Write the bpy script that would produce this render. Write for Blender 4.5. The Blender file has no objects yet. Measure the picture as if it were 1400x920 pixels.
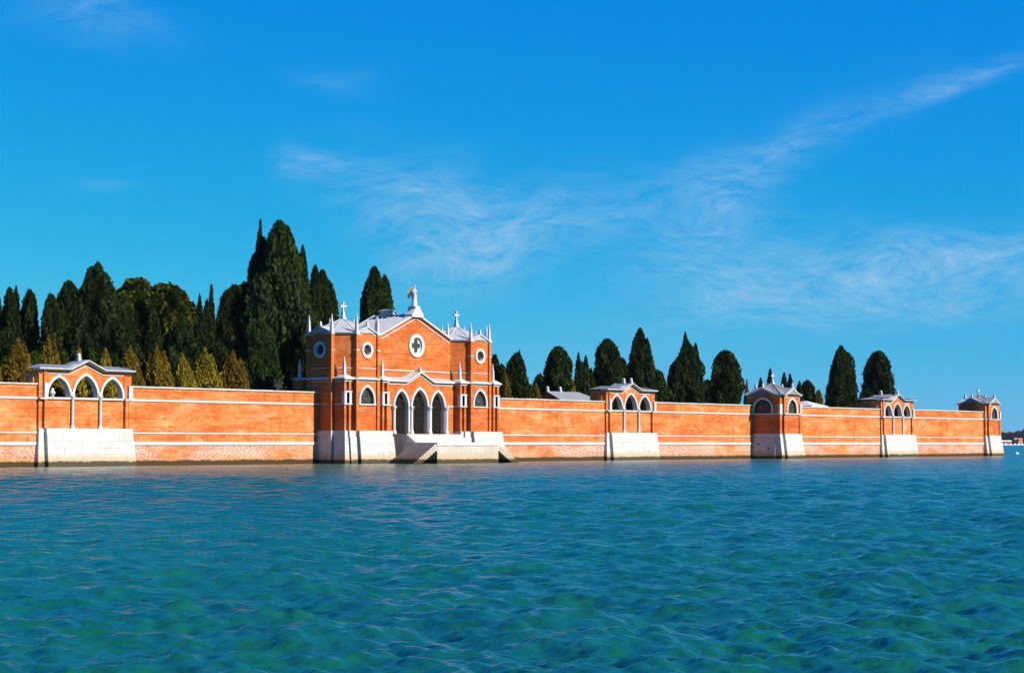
import bpy, math, random
import numpy as np
from mathutils import Vector, Matrix, noise as mnoise
from mathutils.geometry import tessellate_polygon

scene = bpy.context.scene
col = scene.collection
rad = math.radians
PI = math.pi

# ------------------------------------------------------------------ camera
FPX, HOR, CAMH, TH = 2722.0, 606.5, 1.8, rad(52.0)     # focal length in photo pixels, horizon row, eye height, yaw
PITCH = math.atan((HOR - 460) / FPX)
CAM = Vector((-146.905, -126.213, CAMH))
cam_data = bpy.data.cameras.new('camera')
cam_data.sensor_width = 36.0
cam_data.lens = 36.0 * FPX / 1400.0
cam_data.clip_start = 0.5
cam_data.clip_end = 20000
cam = bpy.data.objects.new('camera', cam_data)
col.objects.link(cam)
cam.location = CAM
cam.rotation_euler = (PI / 2 + PITCH, 0, -TH)
scene.camera = cam

# ------------------------------------------------------------------ light
SUN_EL, SUN_AZ = rad(36), rad(9)          # azimuth from the wall's outward normal (-Y) towards +X
to_sun = Vector((math.sin(SUN_AZ) * math.cos(SUN_EL), -math.cos(SUN_AZ) * math.cos(SUN_EL), math.sin(SUN_EL)))
sun_data = bpy.data.lights.new('sun', 'SUN')
sun_data.energy = 5.0
sun_data.angle = rad(0.53)
sun_data.color = (1.0, 0.95, 0.87)
sun = bpy.data.objects.new('sun', sun_data)
col.objects.link(sun)
sun.rotation_euler = (-to_sun).to_track_quat('-Z', 'Y').to_euler()
sun.location = (0, -60, 80)

scene.view_settings.view_transform = 'Standard'
scene.view_settings.look = 'None'
scene.view_settings.exposure = 0.9
scene.view_settings.gamma = 1.0

world = bpy.data.worlds.new('World')
scene.world = world
world.use_nodes = True


class NT:
    """small node-tree helper"""
    def __init__(self, tree):
        self.t = tree
        tree.nodes.clear()

    def n(self, kind, ins=None, **props):
        nd = self.t.nodes.new(kind)
        for k, v in props.items():
            setattr(nd, k, v)
        for k, v in (ins or {}).items():
            s = nd.inputs[k]
            if isinstance(v, bpy.types.NodeSocket):
                self.t.links.new(v, s)
            elif isinstance(v, bpy.types.Node):
                self.t.links.new(v.outputs[0], s)
            else:
                s.default_value = v
        return nd

    def m(self, op, a, b=None, c=None, clamp=False):
        ins = {0: a}
        if b is not None:
            ins[1] = b
        if c is not None:
            ins[2] = c
        return self.n('ShaderNodeMath', ins, operation=op, use_clamp=clamp).outputs[0]

    def mix(self, fac, a, b, mode='MIX'):
        nd = self.t.nodes.new('ShaderNodeMix')
        nd.data_type = 'RGBA'
        nd.blend_type = mode
        for i, v in ((0, fac), (6, a), (7, b)):
            s = nd.inputs[i]
            if isinstance(v, bpy.types.NodeSocket):
                self.t.links.new(v, s)
            else:
                s.default_value = v if i == 0 else (tuple(v) + (1,) if len(v) == 3 else v)
        return nd.outputs[2]

    def ramp(self, fac, pts):
        nd = self.n('ShaderNodeValToRGB', {0: fac})
        cr = nd.color_ramp
        while len(cr.elements) > 1:
            cr.elements.remove(cr.elements[-1])
        for i, (p, c) in enumerate(pts):
            e = cr.elements[0] if i == 0 else cr.elements.new(p)
            e.position = p
            e.color = (c, c, c, 1) if not isinstance(c, (tuple, list)) else (tuple(c) + (1,))
        return nd.outputs[0]

    def maprange(self, v, a, b, c=0.0, d=1.0, smooth=False):
        nd = self.n('ShaderNodeMapRange', {0: v, 1: a, 2: b, 3: c, 4: d})
        nd.interpolation_type = 'SMOOTHSTEP' if smooth else 'LINEAR'
        return nd.outputs[0]

    def noise(self, vec, scale, detail=4, rough=0.55, dist=0.0, out=0):
        nd = self.n('ShaderNodeTexNoise', {'Vector': vec, 'Scale': scale, 'Detail': detail, 'Roughness': rough, 'Distortion': dist})
        return nd.outputs[out]

    def scaled(self, vec, s, loc=(0, 0, 0), rot=(0, 0, 0)):
        return self.n('ShaderNodeMapping', {0: vec, 1: loc, 2: rot, 3: s}).outputs[0]


SKY = 0.055


def build_sky():
    w = NT(world.node_tree)
    sky = w.n('ShaderNodeTexSky', sky_type='NISHITA', sun_disc=False)
    sky.sun_elevation = SUN_EL
    sky.sun_rotation = math.atan2(to_sun.x, to_sun.y)
    sky.altitude = 0
    sky.air_density = 1.0
    sky.dust_density = 0.15
    sky.ozone_density = 3.0
    # colour grading of the whole sky, the same in every direction: a deeper, more saturated blue
    sc = w.n('ShaderNodeSeparateColor', {0: sky.outputs[0]})
    chan = []
    for i, (k, p, top) in enumerate(((1.15, 3.4, 0.14), (0.525, 0.92, 0.42), (0.42, 0.02, 0.6))):
        v = w.m('POWER', w.m('MAXIMUM', w.m('MULTIPLY', sc.outputs[i], 0.07), 1e-5), p)
        chan.append(w.m('DIVIDE', w.m('MINIMUM', w.m('MULTIPLY', v, k), top), SKY))
    c = w.n('ShaderNodeCombineColor', {0: chan[0], 1: chan[1], 2: chan[2]}).outputs[0]
    # thin cirrus by direction: azimuth and elevation in degrees
    d = w.n('ShaderNodeTexCoord').outputs['Generated']
    sp = w.n('ShaderNodeSeparateXYZ', {0: d})
    az = w.m('MULTIPLY', w.m('ARCTAN2', sp.outputs[0], sp.outputs[1]), 180 / PI)
    el = w.m('MULTIPLY', w.m('ARCSINE', sp.outputs[2]), 180 / PI)
    ae = w.n('ShaderNodeCombineXYZ', {0: az, 1: el, 2: 0.0}).outputs[0]
    def streak(px, py, ax, ay, ang, amp):
        # centre given as a direction: azimuth, elevation; half-lengths in degrees
        a0 = 52 + math.degrees(math.atan((px - 700) / FPX))
        e0 = math.degrees(math.atan((HOR - py) / FPX))
        k = math.degrees(1 / FPX)
        v = w.n('ShaderNodeMapping', {0: ae, 1: (a0, e0, 0), 2: (0, 0, rad(ang)), 3: (ax * k, ay * k, 1)}, vector_type='TEXTURE').outputs[0]
        ln = w.n('ShaderNodeVectorMath', {0: v}, operation='LENGTH').outputs['Value']
        g = w.m('EXPONENT', w.m('MULTIPLY', w.m('MULTIPLY', ln, ln), -1.0))
        return w.m('MULTIPLY', g, amp)
    warp = w.noise(w.scaled(ae, (0.25, 0.5, 1)), 1.0, 2, 0.4, 0, 1)
    wv = w.n('ShaderNodeVectorMath', {0: warp, 1: (0.5, 0.5, 0.5)}, operation='SUBTRACT').outputs[0]
    wv = w.n('ShaderNodeVectorMath', {0: wv, 'Scale': 2.2}, operation='SCALE').outputs[0]
    ae0 = ae
    ae = w.n('ShaderNodeVectorMath', {0: ae, 1: wv}, operation='ADD').outputs[0]
    masks = [streak(*s) for s in (
        (590, 280, 110, 50, -14, 0.75), (670, 345, 120, 42, 18, 0.7), (560, 355, 60, 26, 12, 0.35),
        (1050, 215, 160, 34, 22, 0.45), (1310, 125, 80, 16, 22, 0.5), (985, 295, 70, 42, 30, 0.6),
        (1010, 370, 130, 48, 10, 0.62), (1290, 355, 170, 30, 10, 0.75), (1120, 420, 210, 44, 8, 0.6), (1370, 395, 120, 40, 10, 0.45),
        (430, 217, 45, 14, 5, 0.6), (125, 30, 85, 30, -10, 0.32), (450, 115, 50, 18, 0, 0.18), (150, 265, 40, 10, 0, 0.2), (800, 300, 120, 60, 5, 0.25))]
    tot = masks[0]
    for m_ in masks[1:]:
        tot = w.m('ADD', tot, m_)
    # cirrus elsewhere round the sky, outside the part in view
    gen = w.noise(w.scaled(ae, (0.03, 0.12, 1), rot=(0, 0, 0.3)), 1.0, 5, 0.6)
    off = w.maprange(w.m('ABSOLUTE', w.m('SUBTRACT', az, 52.0)), 16, 24, 0, 1)
    gen = w.m('MULTIPLY', w.maprange(gen, 0.54, 0.8, 0, 0.5), off)
    tot = w.m('ADD', tot, gen)
    f1 = w.noise(w.scaled(ae, (0.7, 2.2, 1), rot=(0, 0, -0.3)), 1.0, 8, 0.66, 0.1)
    f2 = w.noise(w.scaled(ae, (3.0, 6.0, 1), rot=(0, 0, -0.3)), 1.0, 6, 0.65, 0.1)
    tex = w.m('ADD', w.m('MULTIPLY', w.maprange(f1, 0.36, 0.70), 0.8), w.m('MULTIPLY', w.maprange(f2, 0.3, 0.75), 0.35))
    cl = w.m('MULTIPLY', w.m('MULTIPLY', tot, tex), 1.1, clamp=True)
    cl = w.m('MULTIPLY', cl, w.maprange(el, 0.5, 2.5, 0, 1))
    c = w.mix(cl, c, tuple(x / SKY for x in (0.16, 0.30, 0.44)))
    bg = w.n('ShaderNodeBackground', {0: c, 1: SKY})
    w.n('ShaderNodeOutputWorld', {0: bg.outputs[0]})


build_sky()

# ------------------------------------------------------------------ pixel -> place
RT = Vector((math.cos(TH), -math.sin(TH), 0))
FH = Vector((math.sin(TH), math.cos(TH), 0))
UZ = Vector((0, 0, 1))
FW = FH * math.cos(PITCH) + UZ * math.sin(PITCH)
UP = UZ * math.cos(PITCH) - FH * math.sin(PITCH)


def at_depth(px, py, Y):
    """the point on the plane y = Y (parallel to the cemetery wall) seen at a photo pixel"""
    r = FW + RT * ((px - 700) / FPX) + UP * ((460 - py) / FPX)
    return CAM + r * ((Y - CAM.y) / r.y)


# ------------------------------------------------------------------ materials
MAT = {}


def new_mat(name):
    m = bpy.data.materials.new(name)
    m.use_nodes = True
    MAT[name] = m
    return NT(m.node_tree)


def finish(w, color, rough=0.8, bump=None, bstr=0.3, bdist=0.02, spec=0.3, **kw):
    p = w.n('ShaderNodeBsdfPrincipled')
    for k, v in (('Base Color', color), ('Roughness', rough), ('Specular IOR Level', spec)) + tuple(kw.items()):
        s = p.inputs[k]
        if isinstance(v, bpy.types.NodeSocket):
            w.t.links.new(v, s)
        else:
            s.default_value = (tuple(v) + (1,) if isinstance(v, tuple) and len(v) == 3 else v)
    if bump is not None:
        b = w.n('ShaderNodeBump', {'Strength': bstr, 'Distance': bdist, 'Height': bump})
        w.t.links.new(b.outputs[0], p.inputs['Normal'])
    w.n('ShaderNodeOutputMaterial', {0: p.outputs[0]})


def tide(w, pos, colr, dark=(0.050, 0.030, 0.012), z0=0.36, z1=0.62, mid=(0.28, 0.16, 0.06), midk=0.55):
    """algae and damp at the tide line: a stain with its own ragged edge"""
    z = w.n('ShaderNodeSeparateXYZ', {0: pos}).outputs[2]
    nz = w.noise(w.scaled(pos, (0.7, 0.7, 0.7)), 1.0, 5, 0.65)
    nf = w.noise(w.scaled(pos, (5, 5, 2)), 1.0, 4, 0.6)
    zz = w.m('ADD', z, w.m('ADD', w.m('MULTIPLY', w.m('SUBTRACT', nz, 0.5), 0.36), w.m('MULTIPLY', w.m('SUBTRACT', nf, 0.5), 0.2)))
    k2 = w.maprange(zz, z0 + 0.25, z0 + 0.75, midk, 0.0, True)
    c = w.mix(k2, colr, mid)
    k1 = w.maprange(zz, z0 - 0.04, z0 + 0.12, 1.0, 0.0, True)
    return w.mix(k1, c, dark)


def brick_mat(name, base, light, dark, mortar, eff=0.0, patch=0.5):
    base, light, dark, mortar = [tuple(x * 0.90 for x in c_) for c_ in (base, light, dark, mortar)]
    w = new_mat(name)
    pos = w.n('ShaderNodeNewGeometry').outputs['Position']
    s = w.n('ShaderNodeSeparateXYZ', {0: pos})
    u = w.m('SUBTRACT', s.outputs[0], s.outputs[1])
    uv = w.n('ShaderNodeCombineXYZ', {0: u, 1: s.outputs[2], 2: 0.0}).outputs[0]
    # single bricks: a random tone per brick cell
    row = w.m('FLOOR', w.m('DIVIDE', s.outputs[2], 0.075))
    uu = w.m('ADD', w.m('DIVIDE', u, 0.27), w.m('MULTIPLY', row, 0.37))
    cell = w.n('ShaderNodeCombineXYZ', {0: w.m('FLOOR', uu), 1: row, 2: 0.0}).outputs[0]
    wn = w.n('ShaderNodeTexWhiteNoise', {'Vector': cell}, noise_dimensions='2D').outputs[0]
    br = w.n('ShaderNodeTexBrick', {'Vector': uv, 'Scale': 1.0, 'Mortar Size': 0.007, 'Mortar Smooth': 0.2,
                                    'Brick Width': 0.27, 'Row Height': 0.075, 'Bias': 0.0})
    br.offset = 0.37
    big = w.noise(w.scaled(uv, (0.10, 0.42, 1)), 1.0, 6, 0.65, 0.8)
    med = w.noise(w.scaled(uv, (1.2, 2.4, 1)), 1.0, 6, 0.68)
    fine = w.noise(w.scaled(uv, (9, 26, 1)), 1.0, 3, 0.6)
    c = w.mix(w.maprange(big, 0.40, 0.60), base, light)
    c = w.mix(w.m('MULTIPLY', w.maprange(med, 0.47, 0.66), patch), c, dark)
    c = w.mix(w.m('MULTIPLY', w.maprange(med, 0.28, 0.44, 1, 0), 0.5), c, light)
    c = w.mix(w.m('MULTIPLY', w.maprange(wn, 0.0, 1.0), 0.42), c, dark)
    c = w.mix(w.maprange(wn, 0.90, 0.98, 0, 0.35), c, tuple(x * 0.3 for x in dark))
    c = w.mix(w.maprange(fine, 0.54, 0.70, 0, 0.7), c, tuple(x * 0.45 for x in dark))
    c = w.mix(w.m('MULTIPLY', br.outputs['Fac'], 0.55), c, mortar)
    spc = w.noise(w.scaled(uv, (4.0, 9.0, 1), loc=(7, 3, 0)), 1.0, 4, 0.7)
    c = w.mix(w.maprange(spc, 0.56, 0.68, 0, 0.75), c, tuple(x * 0.55 for x in dark))
    c = w.mix(w.maprange(spc, 0.34, 0.44, 0.55, 0), c, light)
    rowb = w.noise(w.scaled(uv, (0.12, 5.5, 1), loc=(2, 9, 0)), 1.0, 3, 0.6)
    c = w.mix(w.maprange(rowb, 0.52, 0.66, 0, 0.6), c, dark)
    fad = w.noise(w.scaled(uv, (0.35, 0.8, 1), loc=(11, 4, 0)), 1.0, 5, 0.65, 0.4)
    c = w.mix(w.maprange(fad, 0.52, 0.66, 0, 0.75), c, mortar)
    c = w.mix(w.maprange(fad, 0.34, 0.45, 0.5, 0), c, dark)
    # rain streaks below the string courses, soot
    st = w.noise(w.scaled(uv, (1.6, 0.10, 1)), 1.0, 4, 0.6)
    c = w.mix(w.maprange(st, 0.57, 0.76, 0, 0.5), c, tuple(x * 0.4 for x in dark))
    if eff > 0:      # salt efflorescence low on the wall
        sal = w.noise(w.scaled(uv, (0.22, 0.55, 1), loc=(3, 1, 0)), 1.0, 4, 0.6)
        spk = w.noise(w.scaled(uv, (4.5, 8, 1)), 1.0, 3, 0.6)
        zone = w.m('MULTIPLY', w.maprange(s.outputs[2], 1.8, 1.5, 0, 1), w.maprange(s.outputs[2], 0.2, 0.6, 0, 1))
        k = w.m('MULTIPLY', w.m('MULTIPLY', zone, w.maprange(sal, 0.38, 0.56)), w.maprange(spk, 0.45, 0.55))
        c = w.mix(w.m('MULTIPLY', k, eff), c, (0.45, 0.385, 0.36))
    c = tide(w, pos, c, midk=0.3)
    h = w.m('SUBTRACT', w.m('MULTIPLY', fine, 0.5), br.outputs['Fac'])
    finish(w, c, 0.9, h, 0.5, 0.012, spec=0.15)


brick_mat('brick_wall', (0.51, 0.120, 0.021), (0.64, 0.262, 0.075), (0.40, 0.062, 0.008), (0.52, 0.29, 0.13), eff=0.95, patch=0.75)
brick_mat('brick_church', (0.50, 0.118, 0.023), (0.62, 0.21, 0.050), (0.34, 0.048, 0.007), (0.42, 0.17, 0.07), patch=0.7)

def stone_mat(name, c0, c1, streak=0.35, tidey=True, rough=0.7):
    c0, c1 = [tuple(x * 0.79 for x in c_) for c_ in (c0, c1)]
    w = new_mat(name)
    pos = w.n('ShaderNodeNewGeometry').outputs['Position']
    oi = w.n('ShaderNodeObjectInfo').outputs['Random']
    a = w.noise(w.scaled(pos, (1.1, 1.1, 1.6)), 1.0, 6, 0.62)
    st = w.noise(w.scaled(pos, (3.5, 3.5, 0.28)), 1.0, 4, 0.6)
    f = w.noise(w.scaled(pos, (16, 16, 16)), 1.0, 3, 0.6)
    c = w.mix(w.maprange(a, 0.35, 0.7), c0, c1)
    c = w.mix(w.m('MULTIPLY', w.maprange(oi, 0.0, 1.0), 0.22), c, tuple(x * 0.78 for x in c1))
    c = w.mix(w.maprange(st, 0.58, 0.78, 0, streak), c, (0.30, 0.25, 0.19))
    c = w.mix(w.maprange(f, 0.60, 0.75, 0, 0.22), c, tuple(x * 0.6 for x in c1))
    if tidey:
        c = tide(w, pos, c, dark=(0.050, 0.030, 0.012), z0=0.34, mid=(0.36, 0.26, 0.14), midk=0.8)
    finish(w, c, rough, w.m('ADD', f, a), 0.25, 0.02, spec=0.3)


stone_mat('stone', (0.58, 0.565, 0.54), (0.46, 0.435, 0.395), streak=0.7)
stone_mat('stone_clean', (0.56, 0.55, 0.535), (0.47, 0.455, 0.43), streak=0.45, tidey=False)
stone_mat('stone_platform', (0.54, 0.48, 0.41), (0.45, 0.36, 0.29), streak=0.7)
stone_mat('marble', (0.58, 0.57, 0.54), (0.40, 0.38, 0.34), streak=0.5, tidey=False)
stone_mat('joint', (0.34, 0.31, 0.27), (0.26, 0.23, 0.20), tidey=True)


def lead_mat(name, k):
    w = new_mat(name)
    pos = w.n('ShaderNodeNewGeometry').outputs['Position']
    a = w.noise(w.scaled(pos, (0.9, 0.9, 0.9)), 1.0, 6, 0.65)
    b = w.noise(w.scaled(pos, (6, 6, 6)), 1.0, 4, 0.6)
    c = w.mix(w.maprange(a, 0.3, 0.7), (0.45, 0.455, 0.45), (0.62, 0.61, 0.58))
    c = w.mix(w.maprange(b, 0.55, 0.75, 0, 0.5), c, (0.28, 0.29, 0.31))
    c = w.mix(1.0, c, (k, k, k), 'MULTIPLY')
    finish(w, c, 0.55, b, 0.15, 0.02, spec=0.5)
lead_mat('lead', 0.34)
lead_mat('lead_church', 0.58)


def plain(name, c0, c1, scale=3.0, rough=0.7, **kw):
    w = new_mat(name)
    pos = w.n('ShaderNodeNewGeometry').outputs['Position']
    a = w.noise(w.scaled(pos, (scale,) * 3), 1.0, 5, 0.6)
    finish(w, w.mix(w.maprange(a, 0.3, 0.7), c0, c1), rough, a, 0.2, 0.02, **kw)


plain('iron', (0.012, 0.011, 0.009), (0.028, 0.026, 0.020), 12, 0.8, spec=0.1)
plain('gilt_iron', (0.05, 0.047, 0.036), (0.10, 0.094, 0.07), 12, 0.8, spec=0.1)
plain('dark_opening', (0.008, 0.005, 0.0035), (0.020, 0.012, 0.008), 3, 0.8, spec=0.05)  # near-black: the shade inside openings is put into the colour
plain('plaster', (0.34, 0.28, 0.22), (0.24, 0.19, 0.15), 1.0, 0.9)
plain('bark', (0.07, 0.05, 0.035), (0.13, 0.10, 0.075), 6, 0.9)
plain('soil', (0.08, 0.075, 0.04), (0.13, 0.11, 0.07), 0.6, 0.95)
plain('tile_roof', (0.30, 0.12, 0.07), (0.42, 0.20, 0.12), 2.0, 0.85)
plain('red_render', (0.42, 0.085, 0.045), (0.52, 0.13, 0.07), 0.3, 0.85)
plain('orange_render', (0.62, 0.27, 0.12), (0.70, 0.33, 0.16), 0.3, 0.85)
plain('white_paint', (0.78, 0.77, 0.75), (0.66, 0.65, 0.63), 2.0, 0.5)
plain('far_shore', (0.10, 0.10, 0.075), (0.16, 0.14, 0.11), 0.05, 0.95)

w = new_mat('window_glass')
pos = w.n('ShaderNodeNewGeometry').outputs['Position']
a = w.noise(w.scaled(pos, (2.5, 2.5, 2.5)), 1.0, 3, 0.6)
finish(w, w.mix(w.maprange(a, 0.35, 0.65), (0.012, 0.013, 0.015), (0.05, 0.055, 0.06)), 0.18, a, 0.1, 0.02, spec=0.5)


def leaf_mat(name, c0, c1, c2, trans=0.25):
    w = new_mat(name)
    pos = w.n('ShaderNodeNewGeometry').outputs['Position']
    oi = w.n('ShaderNodeObjectInfo').outputs['Random']
    at = w.n('ShaderNodeAttribute', attribute_name='tone').outputs['Fac']
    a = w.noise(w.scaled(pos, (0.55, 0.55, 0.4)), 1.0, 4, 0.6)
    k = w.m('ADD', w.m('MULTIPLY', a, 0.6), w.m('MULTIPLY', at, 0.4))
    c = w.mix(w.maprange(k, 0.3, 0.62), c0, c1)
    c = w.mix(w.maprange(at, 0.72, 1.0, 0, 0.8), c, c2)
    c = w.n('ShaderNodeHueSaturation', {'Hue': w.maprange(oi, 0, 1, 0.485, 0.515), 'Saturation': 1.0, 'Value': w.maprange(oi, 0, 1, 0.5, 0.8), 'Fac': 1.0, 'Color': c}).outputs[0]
    d = w.n('ShaderNodeBsdfPrincipled')
    w.t.links.new(c, d.inputs['Base Color'])
    d.inputs['Roughness'].default_value = 0.8
    d.inputs['Specular IOR Level'].default_value = 0.06
    t = w.n('ShaderNodeBsdfTranslucent', {0: c})
    mx = w.n('ShaderNodeMixShader', {0: trans, 1: d.outputs[0], 2: t.outputs[0]})
    w.n('ShaderNodeOutputMaterial', {0: mx.outputs[0]})


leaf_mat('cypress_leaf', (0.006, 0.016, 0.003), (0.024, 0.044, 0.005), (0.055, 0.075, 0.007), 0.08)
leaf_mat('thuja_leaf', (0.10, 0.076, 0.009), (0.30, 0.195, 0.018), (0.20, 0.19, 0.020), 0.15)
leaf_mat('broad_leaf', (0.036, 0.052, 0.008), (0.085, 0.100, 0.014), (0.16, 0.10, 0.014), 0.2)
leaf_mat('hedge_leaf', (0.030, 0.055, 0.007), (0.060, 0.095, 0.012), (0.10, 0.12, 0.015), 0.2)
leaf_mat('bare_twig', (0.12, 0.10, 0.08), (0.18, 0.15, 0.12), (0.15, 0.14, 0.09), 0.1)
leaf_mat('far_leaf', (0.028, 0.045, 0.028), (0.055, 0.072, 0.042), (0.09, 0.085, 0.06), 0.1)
plain('crown_core', (0.008, 0.014, 0.006), (0.014, 0.024, 0.009), 1.0, 1.0)  # near-black: shade deep inside the crowns is painted in
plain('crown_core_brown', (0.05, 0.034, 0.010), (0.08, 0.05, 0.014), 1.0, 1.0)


def water_mat():
    w = new_mat('lagoon_water')
    geo = w.n('ShaderNodeNewGeometry')
    pos, nrm = geo.outputs['Position'], geo.outputs['Normal']
    p2 = w.scaled(pos, (1, 1, 0.0), rot=(0, 0, 0.38))
    # ripples: a slope field added to the normal, several sizes (the finest ones are in the roughness)
    tot = None
    for sc, st, k, rot in ((0.13, (1.0, 1.6, 1), 0.30, 0.0), (0.42, (1.0, 1.6, 1), 0.60, 0.2), (1.3, (1.0, 1.5, 1), 0.95, 0.0), (4.2, (1.0, 1.5, 1), 1.15, 0.35), (12.0, (1.0, 1.4, 1), 1.0, -0.25)):
        cc = w.noise(w.scaled(p2, st, rot=(0, 0, rot)), sc, 3, 0.6, 0.3, 1)
        v = w.n('ShaderNodeVectorMath', {0: cc, 1: (0.5, 0.5, 0.5)}, operation='SUBTRACT').outputs[0]
        v = w.n('ShaderNodeVectorMath', {0: v, 1: (k, k, 0.0)}, operation='MULTIPLY').outputs[0]
        tot = v if tot is None else w.n('ShaderNodeVectorMath', {0: tot, 1: v}, operation='ADD').outputs[0]
    nn = w.n('ShaderNodeVectorMath', {0: nrm, 1: tot}, operation='ADD').outputs[0]
    nn = w.n('ShaderNodeVectorMath', {0: nn}, operation='NORMALIZE').outputs[0]
    big = w.noise(w.scaled(p2, (0.03, 0.06, 1)), 1.0, 4, 0.55)
    c = w.mix(w.maprange(big, 0.35, 0.65), (0.003, 0.069, 0.037), (0.003, 0.057, 0.038))
    finish(w, c, 0.21, spec=0.5, IOR=1.33, Normal=nn)
water_mat()

# ------------------------------------------------------------------ mesh builder


class MB:
    def __init__(self, M=None):
        self.v, self.f, self.M = [], [], M

    def add(self, vs, fs):
        o = len(self.v)
        for p in vs:
            p = Vector(p)
            self.v.append(self.M @ p if self.M else p)
        self.f += [tuple(i + o for i in f) for f in fs]

    def hexa(self, b, t):
        """b and t: four bottom and four top points, counter-clockwise from above"""
        self.add(list(b) + list(t), [(3, 2, 1, 0), (4, 5, 6, 7), (0, 1, 5, 4), (1, 2, 6, 5), (2, 3, 7, 6), (3, 0, 4, 7)])

    def box(self, x0, x1, y0, y1, z0, z1):
        b = [(x0, y0), (x1, y0), (x1, y1), (x0, y1)]
        self.hexa([(x, y, z0) for x, y in b], [(x, y, z1) for x, y in b])

    def taper(self, cx, cy, z0, z1, a0, a1, b0=None, b1=None):
        b0 = a0 if b0 is None else b0
        b1 = a1 if b1 is None else b1
        q = [(-1, -1), (1, -1), (1, 1), (-1, 1)]
        self.hexa([(cx + i * a0, cy + j * b0, z0) for i, j in q], [(cx + i * a1, cy + j * b1, z1) for i, j in q])

    def prism_xz(self, poly, y0, y1):
        """polygon in the x-z plane, extruded along y (y0 front)"""
        n = len(poly)
        vs = [(x, y0, z) for x, z in poly] + [(x, y1, z) for x, z in poly]
        tris = tessellate_polygon([[Vector((x, z, 0)) for x, z in poly]])
        fs = [tuple(t) for t in tris] + [tuple(i + n for i in reversed(t)) for t in tris]
        fs += [(i, (i + 1) % n, n + (i + 1) % n, n + i) for i in range(n)]
        self.add(vs, fs)

    def prism_xy(self, poly, z0, z1):
        n = len(poly)
        vs = [(x, y, z0) for x, y in poly] + [(x, y, z1) for x, y in poly]
        fs = [tuple(range(n - 1, -1, -1)), tuple(range(n, 2 * n))]
        fs += [(i, (i + 1) % n, n + (i + 1) % n, n + i) for i in range(n)]
        self.add(vs, fs)

    def strip_xz(self, outer, inner, y0, y1, closed=False):
        """band between two polylines of equal length in x-z, extruded along y"""
        n = len(outer)
        vs = [(x, y0, z) for x, z in outer] + [(x, y0, z) for x, z in inner] + [(x, y1, z) for x, z in outer] + [(x, y1, z) for x, z in inner]
        fs = []
        for i in range(n if closed else n - 1):
            j = (i + 1) % n
            fs += [(i, j, n + j, n + i), (2 * n + i, 3 * n + i, 3 * n + j, 2 * n + j), (i, 2 * n + i, 2 * n + j, j), (n + i, n + j, 3 * n + j, 3 * n + i)]
        if not closed:
            fs += [(0, n, 3 * n, 2 * n), (n - 1, 3 * n - 1, 4 * n - 1, 2 * n - 1)]
        self.add(vs, fs)

    def beam_xz(self, pts, dz, y0, y1):
        self.strip_xz([(x, z + dz) for x, z in pts], pts, y0, y1)

    def tube(self, p, q, r, r2=None, seg=6):
        r2 = r if r2 is None else r2
        p, q = Vector(p), Vector(q)
        d = (q - p).normalized()
        a = d.orthogonal().normalized()
        b = d.cross(a)
        vs = [p + (a * math.cos(2 * PI * i / seg) + b * math.sin(2 * PI * i / seg)) * r for i in range(seg)]
        vs += [q + (a * math.cos(2 * PI * i / seg) + b * math.sin(2 * PI * i / seg)) * r2 for i in range(seg)]
        fs = [(i, (i + 1) % seg, seg + (i + 1) % seg, seg + i) for i in range(seg)] + [tuple(range(seg - 1, -1, -1)), tuple(range(seg, 2 * seg))]
        self.add(vs, fs)

    def loft(self, rings, cap=True):
        n = len(rings[0])
        o = []
        for r in rings:
            o += r
        fs = []
        for k in range(len(rings) - 1):
            for i in range(n):
                j = (i + 1) % n
                fs.append((k * n + i, k * n + j, (k + 1) * n + j, (k + 1) * n + i))
        if cap:
            fs += [tuple(range(n - 1, -1, -1)), tuple((len(rings) - 1) * n + i for i in range(n))]
        self.add(o, fs)

    def lathe(self, cx, cy, prof, seg=12):
        self.loft([[(cx + r * math.cos(2 * PI * i / seg), cy + r * math.sin(2 * PI * i / seg), z) for i in range(seg)] for r, z in prof])

    def ring_xz(self, cx, cz, ro, ri, y0, y1, seg=28, sx=1.0):
        a = [2 * PI * i / seg for i in range(seg)]
        self.strip_xz([(cx + sx * ro * math.cos(t), cz + ro * math.sin(t)) for t in a], [(cx + sx * ri * math.cos(t), cz + ri * math.sin(t)) for t in a], y0, y1, True)

    def panel(self, x0, x1, zb, zt, y0, y1, holes=(), breaks=()):
        """wall panel x0..x1 with a top profile zt(x) and holes (hx0, hx1, lo(x), hi(x), samples)"""
        top = zt if callable(zt) else (lambda x: zt)
        xs = {round(x0, 5), round(x1, 5)} | {round(b, 5) for b in breaks}
        for h in holes:
            k = h[4]
            xs |= {round(h[0] + (h[1] - h[0]) * (0.5 - 0.5 * math.cos(PI * i / k)), 5) for i in range(k + 1)}
        xs = sorted(xs)
        for a, b in zip(xs, xs[1:]):
            m = (a + b) / 2
            h = next((h for h in holes if h[0] < m < h[1]), None)
            iv = [((zb, zb), (top(a), top(b)))] if h is None else [((zb, zb), (h[2](a), h[2](b))), ((h[3](a), h[3](b)), (top(a), top(b)))]
            for (l0, l1), (t0, t1) in iv:
                if t0 - l0 < 1e-4 and t1 - l1 < 1e-4:
                    continue
                self.hexa([(a, y0, l0), (b, y0, l1), (b, y1, l1), (a, y1, l0)], [(a, y0, t0), (b, y0, t1), (b, y1, t1), (a, y1, t0)])

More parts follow.
